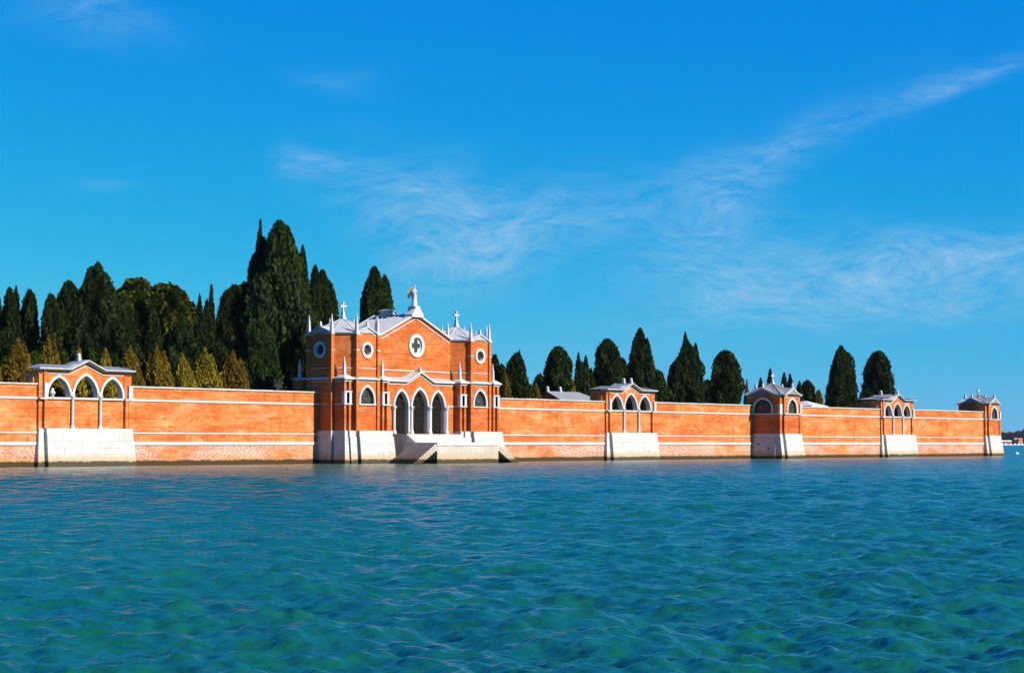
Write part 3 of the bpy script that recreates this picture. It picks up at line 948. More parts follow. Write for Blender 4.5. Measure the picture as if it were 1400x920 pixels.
def pinnacle(x, y, z, h=1.65, s=0.135, parent=None):
    b = MB()
    b.box(x - s * 1.1, x + s * 1.1, y - s * 1.1, y + s * 1.1, z, z + 0.14)
    b.taper(x, y, z + 0.14, z + h * 0.5, s * 0.92, s * 0.72)
    b.taper(x, y, z + h * 0.5, z + h * 0.56, s * 0.85, s * 0.85)
    b.taper(x, y, z + h * 0.56, z + h, s * 0.68, 0.025)
    b.build('pinnacle', 'stone_clean', parent or church)


def tower(cu, sgn):
    cx = AX + cu
    C = Matrix.Translation((cx, TYC, 0))
    for i in range(8):
        M = C @ RZ(i * PI / 4) @ Matrix.Translation((0, -AP, 0))      # face i: 0 front, 2 right(+x), 6 left
        square = i % 2 == 0
        half = HF if square else 1.6 * math.sqrt(2) / 2
        top = (lambda x: 11.86 + (0.62 * (1 - abs(x) / HF))) if square else (lambda x: 11.86)
        holes = []
        if square and i != 4:
            holes.append(circ_hole(0, 10.39, 0.52))
        wall_holes = list(holes)
        b = MB(M)
        b.panel(-half, half, 7.4, top, 0, 0.42, wall_holes, [0])
        b.build('tower_wall', 'brick_church', church)
        lh = []
        if i == 0:
            lh = [(-0.92, 0.92, (lambda x: 5.42), arch_hi(0, 0.92, 5.75, 1.25), 16)]
        b = MB(M); b.panel(-half, half, 2.4, 7.4, 0, 0.42, lh); b.build('tower_wall', 'brick_church', church)
        # string courses on this face
        for z, h, p in ((8.66, 0.07, 0.05), (7.46, 0.06, 0.06), (5.36, 0.09, 0.07)):
            if z == 5.36 and i in (3, 4, 5):
                continue
            b = MB(M); b.box(-half, half, -p, 0.02, z, z + h); b.build('string_course', 'stone_clean', church)
        if square and i != 4:
            b = MB(M); b.ring_xz(0, 10.39, 0.76, 0.50, -0.10, 0.02); fr = b.build('oculus_frame', 'stone_clean', church)
            b = MB(M); b.ring_xz(0, 10.39, 0.53, 0.495, 0.021, 0.42); b.build('reveal', 'stone_clean', fr)
            b = MB(M); b.prism_xz([(0.52 * math.cos(q * PI / 10), 10.39 + 0.52 * math.sin(q * PI / 10)) for q in range(20)], 0.26, 0.30); g = b.build('oculus_window', 'window_glass', church)
            b = MB(M)
            for q in range(4):
                t_ = q * PI / 2
                b.ring_xz(0.22 * math.cos(t_), 10.39 + 0.22 * math.sin(t_), 0.20, 0.15, 0.20, 0.25, 12)
            b.box(-0.5, 0.5, 0.205, 0.245, 10.37, 10.41)
            b.box(-0.02, 0.02, 0.2, 0.25, 9.89, 10.89)
            b.build('tracery', 'gilt_iron', g)
            gp = [(-HF, 11.86 - 0.30), (0, 11.86 + 0.28), (HF, 11.86 - 0.30)]
            b = MB(M); b.beam_xz(gp, 0.08, -0.06, 0.02); b.build('string_course', 'stone_clean', church)
            gp = [(-HF - 0.1, 11.82), (0, 12.46), (HF + 0.1, 11.82)]
            b = MB(M); b.beam_xz(gp, 0.12, -0.13, 0.3); b.build('gable_coping', 'stone_clean', church)
            b = MB(M); b.box(-0.12, 0.12, -0.12, 0.12, 12.6, 12.7); b.taper(0, 0, 12.7, 13.0, 0.10, 0.07); b.build('finial', 'stone_clean', church)
        else:
            b = MB(M); b.box(-half, half, -0.14, 0.3, 11.82, 11.97); b.build('eaves_course', 'stone_clean', church)
        if i == 0:
            jo = arch_pts(0, 1.12, 5.75, 1.47); ji = arch_pts(0, 0.91, 5.75, 1.24)
            jo = [(-1.12, 5.42)] + jo + [(1.12, 5.42)]; ji = [(-0.91, 5.42)] + ji + [(0.91, 5.42)]
            b = MB(M); b.strip_xz(jo, ji, -0.10, 0.02); b.build('arch_frame', 'stone_clean', church)
            wi = [(-0.9, 5.42)] + arch_pts(0, 0.9, 5.75, 1.23) + [(0.9, 5.42)]
            b = MB(M); b.prism_xz(wi, 0.22, 0.26); g = b.build('window', 'window_glass', church)
            b = MB(M); hi = arch_hi(0, 0.9, 5.75, 1.23)
            for q in (-2, -1, 0, 1, 2):
                x = q * 0.30
                b.tube((x, 0.19, 5.44), (x, 0.19, hi(x)), 0.02, seg=4)
            b.box(-0.88, 0.88, 0.17, 0.20, 5.92, 5.96)
            b.ring_xz(0, 6.25, 0.42, 0.36, 0.15, 0.2, 16)
            b.build('tracery', 'gilt_iron', g)
            b = MB(M); b.box(-1.15, 1.15, -0.13, 0.1, 5.33, 5.46 - 0.035); b.build('sill', 'stone_clean', church)
    # pilasters and pinnacles on the eight corners
    for i in range(8):
        sx = (1, 1, 1, 1, -1, -1, -1, -1)[i]
        vx, vy = [(HF, -AP), (AP, -HF), (AP, HF), (HF, AP), (-HF, AP), (-AP, HF), (-AP, -HF), (-HF, -AP)][i]
        x, y = cx + vx, TYC + vy
        front = vy < 0
        b = MB()
        b.box(x - 0.17, x + 0.17, y - 0.17, y + 0.17, 2.4, 11.9)
        b.build('pilaster', 'brick_church', church)
        b = MB()
        b.box(x - 0.215, x + 0.215, y - 0.215, y + 0.215, 10.30, 10.42)
        b.build('pilaster_band', 'stone_clean', church)
        b = MB()
        b.box(x - 0.22, x + 0.22, y - 0.22, y + 0.22, 11.78, 11.99)
        b.build('pilaster_band', 'stone_clean', church)
        pinnacle(x, y, 11.99)
    # octagonal lead roof
    b = MB()
    ro = AP + 0.10
    hf = HF + 0.04
    ring = [(hf, -ro), (ro, -hf), (ro, hf), (hf, ro), (-hf, ro), (-ro, hf), (-ro, -hf), (-hf, -ro)]
    vs = [(cx + x, TYC + y, 11.93) for x, y in ring] + [(cx, TYC, 13.45)]
    b.add(vs, [(i, (i + 1) % 8, 8) for i in range(8)] + [tuple(range(7, -1, -1))])
    rf = b.build('tower_roof', 'lead_church', church)
    b = MB()
    for i in range(8):
        b.tube(vs[i], vs[8], 0.045, seg=5)
        p, q = Vector(vs[i]), Vector(vs[(i + 1) % 8])
        for k in (0.33, 0.67):
            b.tube(p.lerp(q, k), vs[8], 0.022, seg=4)
    k = b.build('seam_ribs', 'lead_church', rf); k['kind'] = 'stuff'
    for a in (0, 2, 6):           # small lead gables behind each gabled face
        M = C @ RZ(a * PI / 4)
        g = MB(M); g.add([(-HF, -AP - .02, 11.95), (HF, -AP - .02, 11.95), (0, -AP - .02, 12.58), (0, -1.3, 12.6), (-HF * .9, -AP + .4, 11.9), (HF * .9, -AP + .4, 11.9)],
                         [(0, 1, 2), (0, 2, 3, 4), (1, 5, 3, 2)])
        g.build('gable_roof', 'lead_church', rf)
    cross_part(church, cx, TYC, 13.35, 1.55)
    # lower storey: piers in the corners of the square, cornice round the square, stone base
    for s in (-1, 1):
        xo = cx + s * AP
        x0, x1 = (xo, xo + 0.9) if s < 0 else (xo - 0.9, xo)
        yf, ybk = TYC - AP, TYC - AP + 0.9
        b = MB(); b.box(x0 + 0.02, x1 - 0.02, yf + 0.30, ybk + 0.5, 2.9, 7.55); b.build('corner_pier', 'brick_church', church)
        b = MB(); b.box(x0, x0 + 0.27, yf, yf + 0.31, 3.0, 7.55); b.build('corner_pier', 'brick_church', church)
        b = MB(); b.box(x1 - 0.27, x1, yf, yf + 0.31, 3.0, 7.55); b.build('corner_pier', 'brick_church', church)
        # white stone tabernacle on the pier front
        xm = (x0 + x1) / 2
        b = MB()
        for q in (x0 - 0.03, x1 - 0.27):
            b.box(q, q + 0.30, yf - 0.06, yf + 0.28, 5.46, 6.46)
        b.box(x0 - 0.06, x1 + 0.06, yf - 0.10, yf + 0.295, 6.46, 6.60)
        b.build('tabernacle', 'stone_clean', church)
        b = MB(); b.box(x0 - 0.07, x1 + 0.07, yf - 0.09, ybk + 0.52, 5.34, 5.455); b.build('string_course', 'stone_clean', church)
        b = MB(); b.box(x0 - 0.06, x1 + 0.06, yf - 0.07, ybk + 0.52, 7.45, 7.54); b.build('string_course', 'stone_clean', church)
        b = MB()
        b.box(x0 - 0.20, x1 + 0.20, yf - 0.22, ybk + 0.6, 7.64, 7.79)
        b.taper(xm, (yf + ybk) / 2, 7.79, 8.05, 0.60, 0.26)
        b.build('pier_cornice', 'stone_clean', church)
        pinnacle(xm, (yf + ybk) / 2, 8.02, 1.72, 0.145)
    # pinnacle on the back corner of the outer side
    xo = cx + sgn * AP
    b = MB(); b.box(xo - 0.45, xo + 0.45, TYC + AP - 0.9, TYC + AP, 2.1, 7.62); b.build('corner_pier', 'brick_church', church)
    pinnacle(xo, TYC + AP - 0.45, 7.9, 1.72, 0.145)
    # lower cornice
    b = MB()
    ro, hf = AP + 0.26, HF + 0.11
    ring = [(hf, -ro), (ro, -hf), (ro, AP + 0.2), (-ro, AP + 0.2), (-ro, -hf), (-hf, -ro)]
    b.prism_xy([(cx + x, TYC + y) for x, y in ring], 7.66, 7.78)
    ro -= 0.12
    ring = [(hf, -ro), (ro, -hf), (ro, AP + 0.1), (-ro, AP + 0.1), (-ro, -hf), (-hf, -ro)]
    b.prism_xy([(cx + x, TYC + y) for x, y in ring], 7.78, 7.88)
    b.build('cornice', 'stone_clean', church)
    # side pilaster strip on the outer face down to the water
    xs = cx + sgn * AP
    b = MB(); b.box(min(xs, xs + sgn * 0.34), max(xs, xs + sgn * 0.34), TYC - HF - 0.28, TYC - HF + 0.05, 2.99, 11.85); b.build('pilaster', 'brick_church', church)
    b = MB(); b.box(min(xs, xs + sgn * 0.42), max(xs, xs + sgn * 0.42), TYC - HF - 0.36, TYC - HF + 0.05, -1.0, 2.985); b.build('base_strip', 'stone', church)
    # stone base: corner, gap, middle, gap, corner, in ashlar blocks
    CB = [-1.0, 0.42, 1.05, 1.75, 2.45]
    yf = TYC - AP - 0.32
    secs = [(-AP - 0.22, -AP + 0.20, -0.02), (-AP + 0.42, -HF - 0.32, -0.02), (-HF - 0.08, HF + 0.62, -0.30), (HF + 0.63, AP + 0.30, -0.18)]
    for q, (a, c, dy) in enumerate(secs):
        stone_blocks(church, cx + a, cx + c, yf - dy * 0 + (0.0 if q else 0.03) - (0.22 if q == 2 else 0), yf + 1.2, CB, 0.22, 3 if q == 2 else 1, 1.0 if q == 0 else 0.0, 1.0 if q == 3 else 0.0, seed=200 + int(cu) * 10 + q)
        b = MB(); b.box(cx + a + 0.02, cx + c - 0.02, yf - (0.16 if q == 2 else -0.06), yf + 1.2, 2.45, 2.99); b.build('base_ledge', 'stone_clean', church)
    b = MB(); b.box(cx - AP + 0.1, cx + AP - 0.1, yf + 0.42, TYC + 1.0, -1.0, 2.9); b.build('base_core', 'stone', church)
    # flank of the base
    xa, xb = (cx + sgn * AP, cx + sgn * (AP + 0.16))
    n = 3
    y0_, y1_ = yf + 1.22, 0.6
    for k_, (za, zb) in enumerate(zip(CB, CB[1:])):
        for j in range(n):
            ya, yb_ = y0_ + (y1_ - y0_) * j / n, y0_ + (y1_ - y0_) * (j + 1) / n
            m = MB(); m.box(min(xa - sgn * 0.3, xb), max(xa - sgn * 0.3, xb), ya + 0.01, yb_ - 0.01, za + 0.01, zb - 0.01); m.build('stone_block', 'stone', church)
    m = MB(); m.box(min(xa - sgn * 0.25, xb - sgn * 0.03), max(xa - sgn * 0.25, xb - sgn * 0.03), y0_, y1_, -1.0, 2.95); m.build('base_core', 'joint', church)
    m = MB(); m.box(min(xa - sgn * 0.3, xb + sgn * 0.02), max(xa - sgn * 0.3, xb + sgn * 0.02), y0_, y1_, 2.46, 2.98); m.build('base_ledge', 'stone_clean', church)


tower(-8.25, -1)
tower(8.25, 1)

# --- central gable
YG = -1.95
hwG = 5.15
gp = [(AX - hwG, 11.85), (AX, 14.10), (AX + hwG, 11.85)]
b = MB(); b.panel(AX - hwG, AX + hwG, 7.3, prof_fn(gp), YG, YG + 0.5, [circ_hole(AX + 0.1, 11.15, 0.80)], [AX]); b.build('gable_wall', 'brick_church', church)
b = MB(); b.ring_xz(AX + 0.1, 11.15, 1.12, 0.78, YG - 0.12, YG + 0.02, 36); fr = b.build('oculus_frame', 'stone_clean', church)
b = MB(); b.ring_xz(AX + 0.1, 11.15, 0.81, 0.775, YG + 0.021, YG + 0.5, 36); b.build('reveal', 'stone_clean', fr)
b = MB(); b.prism_xz([(AX + 0.1 + 0.8 * math.cos(q * PI / 14), 11.15 + 0.8 * math.sin(q * PI / 14)) for q in range(28)], YG + 0.06, YG + 0.10); plate = b.build('oculus_plate', 'stone_clean', church)
b = MB()      # dark quatrefoil cross in the white disc, slightly proud of the plate
cxo, czo = AX + 0.1, 11.15
def lobe(dx, dz, r):
    return [(cxo + dx + r * math.cos(q * PI / 8), czo + dz + r * math.sin(q * PI / 8)) for q in range(16)]
for k, (dx, dz) in enumerate(((0.40, 0), (-0.40, 0), (0, 0.42), (0, -0.42))):
    b.prism_xz(lobe(dx, dz, 0.25), YG + 0.045 - 0.002 * k, YG + 0.08)
b.box(cxo - 0.24, cxo + 0.24, YG + 0.034, YG + 0.08, czo - 0.52, czo + 0.52)
b.box(cxo - 0.50, cxo + 0.50, YG + 0.030, YG + 0.08, czo - 0.22, czo + 0.22)
b.build('quatrefoil_window', 'window_glass', plate)
b = MB()
for dx, dz in ((0.40, 0), (-0.40, 0), (0, 0.42), (0, -0.42), (0, 0)):
    b.ring_xz(cxo + dx, czo + dz, 0.20, 0.15, YG - 0.01, YG + 0.03, 12)
b.build('tracery', 'gilt_iron', plate)
b = MB(); b.beam_xz([(AX - hwG + 0.2, 11.55), (AX, 13.70), (AX + hwG - 0.2, 11.55)], 0.09, YG - 0.06, YG + 0.02); b.build('string_course', 'stone_clean', church)
b = MB(); b.beam_xz([(AX - hwG - 0.1, 11.85), (AX, 14.12), (AX + hwG + 0.1, 11.85)], 0.16, YG - 0.22, YG + 0.5); b.build('gable_coping', 'stone_clean', church)
b = MB(); b.box(AX - hwG + 0.1, AX + hwG - 0.1, YG - 0.07, YG + 0.02, 8.66, 8.76); b.build('string_course', 'stone_clean', church)
# pedestal at the apex with swept shoulders
b = MB()
b.prism_xz([(AX - 0.85, 13.86), (AX + 0.85, 13.86), (AX + 0.84, 14.12), (AX + 0.6, 14.40), (AX + 0.36, 14.66), (AX + 0.33, 14.86), (AX - 0.33, 14.86), (AX - 0.36, 14.66), (AX - 0.6, 14.40), (AX - 0.84, 14.12)], YG - 0.30, YG + 0.62)
b.box(AX - 0.46, AX + 0.46, YG - 0.2, YG + 0.52, 14.861, 14.93)
b.build('apex_pedestal', 'stone_clean', church)
# nave body and lead roof
b = MB(); b.box(AX - hwG + 0.1, AX + hwG - 0.1, YG + 0.5, 3.4, 2.1, 11.8); b.build('nave_wall', 'brick_church', church)
b = MB()
y0, y1, zr, zt = YG + 0.45, 3.6, 11.86, 14.20
vs = [(AX - hwG - .15, y0, zr), (AX, y0, zt), (AX + hwG + .15, y0, zr), (AX - hwG - .15, y1, zr), (AX, y1, zt), (AX + hwG + .15, y1, zr)]
b.add(vs, [(0, 3, 4, 1), (1, 4, 5, 2), (0, 1, 2), (5, 4, 3), (0, 2, 5, 3)])
rf = b.build('nave_roof', 'lead_church', church)
b = MB()
n = 0
y = y0 + 0.5
while y < y1:
    for s in (-1, 1):
        b.tube((AX, y, zt + 0.03), (AX + s * (hwG + .12), y, zr + 0.04), 0.05, seg=5)
    y += 0.62
k = b.build('seam_ribs', 'lead_church', rf); k['kind'] = 'stuff'
b = MB(); b.lathe(AX, 1.7, [(0.75, 13.9), (0.75, 14.5), (0.85, 14.52), (0.85, 14.62), (0.5, 14.72), (0.1, 14.76)], 18); b.build('ridge_lantern', 'lead_church', rf)

# --- porch with three arched doors
YPH = -2.48
hwP = 5.0
pr = gable_profile(AX, hwP, 7.62, 1.95, 8.52)
doors = [(AX - 2.66, 0.97, 5.28, 1.50), (AX, 1.12, 5.28, 1.70), (AX + 2.66, 0.97, 5.28, 1.50)]
ZF = 2.72
holes = [(ax - a, ax + a, (lambda x: ZF), arch_hi(ax, a, zs, r), 18) for ax, a, zs, r in doors]
b = MB(); b.panel(AX - hwP, AX + hwP, ZF - 0.05, prof_fn(pr), YPH, YPH + 0.5, holes, [p[0] for p in pr[1:4]]); b.build('porch_wall', 'brick_church', church)
b = MB(); b.box(AX - hwP + .05, AX + hwP - .05, YG - 0.2, 1.6, 0.0, ZF - 0.06); b.build('porch_floor', 'stone_platform', church)
b = MB(); b.box(AX - hwP, AX + hwP, YPH + 0.5, YG, 7.0, 7.3); b.build('porch_ceiling', 'plaster', church)
for ax, a, zs, r in doors:
    jo = arch_pts(ax, a + 0.22, zs, r + 0.24); ji = arch_pts(ax, a - 0.01, zs, r - 0.01)
    jo = [(jo[0][0], ZF)] + jo + [(jo[-1][0], ZF)]; ji = [(ji[0][0], ZF)] + ji + [(ji[-1][0], ZF)]
    b = MB(); b.strip_xz(jo, ji, YPH - 0.10, YPH + 0.02); fr = b.build('door_frame', 'stone_clean', church)
    ri = arch_pts(ax, a - 0.03, zs, r - 0.03); ro = arch_pts(ax, a + 0.01, zs, r + 0.01)
    ri = [(ri[0][0], ZF)] + ri + [(ri[-1][0], ZF)]; ro = [(ro[0][0], ZF)] + ro + [(ro[-1][0], ZF)]
    b = MB(); b.strip_xz(ro, ri, YPH + 0.021, YPH + 0.46); b.build('reveal', 'stone_clean', fr)
    wi = [(ax - a, ZF)] + arch_pts(ax, a, zs, r) + [(ax + a, ZF)]
    b = MB(); b.prism_xz(wi, YPH + 0.44, YPH + 0.49); d = b.build('door', 'dark_opening', church)  # added solid panel: keeps the sun out, stands in for the dark interior
    yg = YPH + 0.36
    hi = arch_hi(ax, a, zs, r)
    b = MB()
    for q in range(-5, 6):
        x = ax + q * a / 5.6
        b.tube((x, yg, ZF), (x, yg, hi(x) - 0.03), 0.018, seg=4)
    for zz in (ZF + 0.08, ZF + 1.0, 4.1, 5.25):
        b.box(ax - a + 0.02, ax + a - 0.02, yg - 0.02, yg + 0.02, zz - 0.03, zz + 0.03)
    gi = b.build('grille', 'iron', d); gi['kind'] = 'stuff'
    b = MB()
    for q in range(-2, 3):
        for zz in np.arange(ZF + 0.4, 5.1, 0.42):
            x = ax + q * a / 2.7
            b.ring_xz(x, float(zz), 0.13, 0.095, yg - 0.05, yg - 0.02, 8)
    cz = 5.28 + r * 0.42
    b.ring_xz(ax, cz, a * 0.58, a * 0.58 - 0.06, yg - 0.05, yg - 0.02, 20)
    b.box(ax - 0.04, ax + 0.04, yg - 0.06, yg - 0.02, cz - a * 0.5, cz + a * 0.5)
    b.box(ax - a * 0.42, ax + a * 0.42, yg - 0.058, yg - 0.022, cz - 0.04, cz + 0.04)
    gi = b.build('grille_scrolls', 'iron', d); gi['kind'] = 'stuff'
for x in (AX - 3.83, AX - 1.33, AX + 1.33, AX + 3.83):
    b = MB()
    b.lathe(x, YPH - 0.16, [(0.24, ZF), (0.24, ZF + 0.2), (0.17, ZF + 0.34), (0.15, ZF + 0.42), (0.145, 4.95), (0.18, 5.05), (0.25, 5.24), (0.25, 5.34)], 14)
    b.build('column', 'stone_clean', church)
for x0_, x1_ in ((AX - hwP + 0.02, AX - 4.1), (AX + 4.1, AX + hwP - 0.02)):
    b = MB(); b.box(x0_, x1_, YPH - 0.07, YPH + 0.02, 5.34, 5.45); b.build('string_course', 'stone_clean', church)
b = MB(); b.beam_xz([(x, z - 0.26) for x, z in pr], 0.09, YPH - 0.06, YPH + 0.02); b.build('string_course', 'stone_clean', church)
b = MB(); b.beam_xz([(x, z + 0.0) for x, z in pr], 0.15, YPH - 0.26, YPH + 0.3); b.build('cornice', 'stone_clean', church)
b = MB()
vs = [(x, YPH - 0.24, z + 0.155) for x, z in pr] + [(x, YG + 0.02, z + 0.46 if abs(x - AX) > 0.1 else z + 0.24) for x, z in pr]
b.add(vs, [(i, i + 1, 6 + i, 5 + i) for i in range(4)])
b.build('porch_roof', 'lead_church', church)
finial(church, AX, YPH - 0.02, 8.70, 0.9, 0.4)

# --- landing, steps and the two flights down to the water
stair = thing('landing_stairs', 'white stone landing with steps and two side flights down to the water before the church', 'stairs', (AX, -5.0, 0))
b = MB(); b.box(AX - 3.95, AX + 3.95, -4.35, YG - 0.21, -1.0, ZF - 0.01); b.build('landing', 'stone_platform', stair)
ns = 5
for i in range(ns):
    z1_ = ZF - 0.155 * (i + 1)
    b = MB(); b.box(AX - 3.95 - 0.02 * i, AX + 3.95 + 0.02 * i, -4.35 - 0.25 * (i + 1), -4.352, z1_ - 0.155, z1_); b.build('step', 'stone', stair)
PZ, PY = 1.92, -8.45
stone_blocks(stair, AX - 4.5, AX + 4.5, PY, -5.62, [-1.0, 0.35, 0.9, 1.62], 0.05, 5, 0, 0, 'stone_platform', 401)
b = MB(); b.box(AX - 4.56, AX + 4.56, PY - 0.08, -5.55, 1.62, PZ); b.build('platform_slab', 'stone', stair)
b = MB(); b.box(AX - 4.45, AX + 4.45, -5.62, -4.36, -1.0, 1.91); b.build('platform_core', 'stone_platform', stair)
for s in (-1, 1):
    for i in range(11):
        z1_ = PZ - 0.17 * (i + 1)
        xa = AX + s * (4.51 + 0.30 * i)
        xb = xa + s * 0.34
        b = MB(); b.hexa(*[[(x, y, z) for x, y in ((min(xa, xb), PY), (max(xa, xb), PY), (max(xa, xb), -5.45), (min(xa, xb), -5.45))] for z in (z1_ - 0.62 - 0.02 * i * 0, z1_)])
        b.build('flight_step', 'stone_platform', stair)

# --- angel statue on the apex


def statue():
    x0, y0, z0 = AX, YG + 0.16, 14.93
    t = thing('angel_statue', 'white stone winged angel statue standing on the church gable', 'statue', (x0, y0, z0))
    b = MB()
    prof = [(0.0, 0.36, 0.30, 0, 0), (0.08, 0.37, 0.31, 0, 0), (0.3, 0.32, 0.27, 0.01, 0), (0.7, 0.26, 0.24, 0.03, 0.0), (1.0, 0.25, 0.22, 0.03, -0.02), (1.2, 0.21, 0.17, 0.01, -0.03),
            (1.4, 0.24, 0.18, 0, -0.03), (1.55, 0.25, 0.16, 0, -0.02), (1.64, 0.16, 0.12, 0, -0.02), (1.69, 0.075, 0.075, 0, -0.03), (1.75, 0.085, 0.09, 0, -0.05), (1.84, 0.115, 0.125, 0, -0.06), (1.93, 0.10, 0.12, 0, -0.05), (1.99, 0.05, 0.06, 0, -0.04)]
    seg = 18
    rings = []
    for z, a, c, ox, oy in prof:
        a, c = a * 0.86, c * 0.86
        fold = 0.10 if z < 1.1 else 0.02
        rings.append([(x0 + ox + a * (1 + fold * math.sin(7 * q * 2 * PI / seg + z * 2)) * math.cos(q * 2 * PI / seg), y0 + oy + c * (1 + fold * math.sin(7 * q * 2 * PI / seg + z * 2)) * math.sin(q * 2 * PI / seg), z0 + z) for q in range(seg)])
    b.loft(rings)
    for s in (-1, 1):          # arms folded across the chest
        sh, el, ha = Vector((x0 + s * 0.22, y0 - 0.02, z0 + 1.52)), Vector((x0 + s * 0.30, y0 - 0.10, z0 + 1.20)), Vector((x0 + s * 0.02, y0 - 0.24, z0 + 1.36 + (0.06 if s > 0 else 0)))
        b.tube(sh, el, 0.085, 0.07, 8); b.tube(el, ha, 0.07, 0.04, 8)
        b.tube(ha, ha + Vector((-s * 0.09, -0.01, 0.05)), 0.04, 0.02, 6)
    b.build('figure', 'marble', t, smooth=True)
    for s in (-1, 1):
        w_ = MB()
        out = [(0.0, 1.30), (0.10, 1.62), (0.26, 1.82), (0.42, 1.84), (0.54, 1.66), (0.58, 1.35), (0.55, 1.0), (0.47, 0.62), (0.38, 0.78), (0.26, 0.95), (0.12, 1.1)]
        M = Matrix.Translation((x0 + s * 0.06, y0 + 0.10, z0)) @ RZ(rad(62) if s > 0 else rad(118))
        w_.M = M
        w_.prism_xz(out, -0.05, 0.05)
        w_.build('wing', 'marble', t)


statue()

# ------------------------------------------------------------------ buildings inside the cemetery


def inner_roof(px, py_ridge, Y, half_w, label, kind):
    p = at_depth(px, py_ridge, Y)
    if kind == 'gabled':
        t = thing('cemetery_chapel', label, 'building', (p.x, Y, 2.1))
        zt = p.z
        ze = zt - 0.95
        b = MB(); b.panel(p.x - half_w, p.x + half_w, 2.1, ze - 0.05, Y - 1.6, Y + 1.6); b.build('wall', 'brick_church', t)
        b = MB(); b.prism_xz([(-1.7, ze), (1.7, ze), (0, zt - 0.12)], -half_w - 0.01, -half_w + 0.3); b.v = [Vector((v.y + p.x, v.x + Y, v.z)) for v in b.v]; b.build('gable', 'brick_church', t)
        b = MB()
        e = half_w + 0.25
        b.add([(p.x - e, Y - 2.0, ze - 0.02), (p.x + e, Y - 2.0, ze - 0.02), (p.x + e, Y + 2.0, ze - 0.02), (p.x - e, Y + 2.0, ze - 0.02), (p.x - e, Y, zt), (p.x + e - 1.6, Y, zt),
               (p.x - e, Y - 2.0, ze - 0.12), (p.x + e, Y - 2.0, ze - 0.12), (p.x + e, Y + 2.0, ze - 0.12), (p.x - e, Y + 2.0, ze - 0.12)],
              [(0, 1, 5, 4), (1, 2, 5), (2, 3, 4, 5), (0, 6, 7, 1), (1, 7, 8, 2), (2, 8, 9, 3), (6, 9, 8, 7)])
        b.build('roof', 'lead', t)
        finial(t, p.x - e + 0.25, Y, zt - 0.05, 1.0, 0.6)
        finial(t, p.x - e + 2.6, Y, zt - 0.05, 1.0, 0.6)
    else:
        t = thing('cemetery_shelter', label, 'building', (p.x, Y, 2.1))
        b = MB(); b.box(p.x - half_w, p.x + half_w, Y - half_w, Y + half_w, 2.1, p.z - 0.8); b.build('wall', 'brick_church', t)
        b = MB(); e = half_w + 0.3
        b.taper(p.x, Y, p.z - 0.8, p.z - 0.68, e, e); b.taper(p.x, Y, p.z - 0.68, p.z, e, 0.1)
        b.build('roof', 'stone_clean', t)


inner_roof(775, 535.5, 6.0, 3.6, 'low lead-roofed brick chapel with two finials just behind the wall', 'gabled')
inner_roof(1101, 548, 4.0, 1.9, 'small pale pyramid roof peeping over the wall beside the square pavilion', 'pyramid')

# ------------------------------------------------------------------ trees


def leaf_cloud(name, mat, centers, normals, sizes, up, tones, seed, wide=0.45):
    """many small leaf sprays, two crossed triangles each, as one mesh"""
    g = np.random.default_rng(seed)
    n = len(centers)
    C = np.array(centers); N = np.array(normals); S = np.array(sizes)[:, None]
    d = np.array(up)                                  # growth direction per spray
    d = d / np.linalg.norm(d, axis=1, keepdims=True)
    rv = g.normal(size=(n, 3))
    s = np.cross(d, rv); s /= np.linalg.norm(s, axis=1, keepdims=True) + 1e-9
    V = []
    F = []
    a = C - s * S * wide * 0.5 - d * S * 0.35
    b_ = C + s * S * wide * 0.5 - d * S * 0.25
    c = C + d * S * 0.65 + s * S * g.uniform(-0.2, 0.2, (n, 1))
    e = C - s * S * wide * 0.55 + d * S * 0.15
    verts = np.stack([a, b_, c, e], 1).reshape(-1, 3)
    q = (np.arange(n) * 4)[:, None] + np.array([[0, 1, 2, 3]])
    me = bpy.data.meshes.new(name)
    me.vertices.add(len(verts)); me.vertices.foreach_set('co', verts.ravel())
    me.loops.add(q.size); me.loops.foreach_set('vertex_index', q.ravel())
    me.polygons.add(n); me.polygons.foreach_set('loop_start', np.arange(n) * 4)
    me.update(calc_edges=True)
    at = me.attributes.new('tone', 'FLOAT', 'FACE')
    at.data.foreach_set('value', np.clip(np.array(tones), 0, 1).astype(np.float32))
    me.materials.append(MAT[mat])
    return me


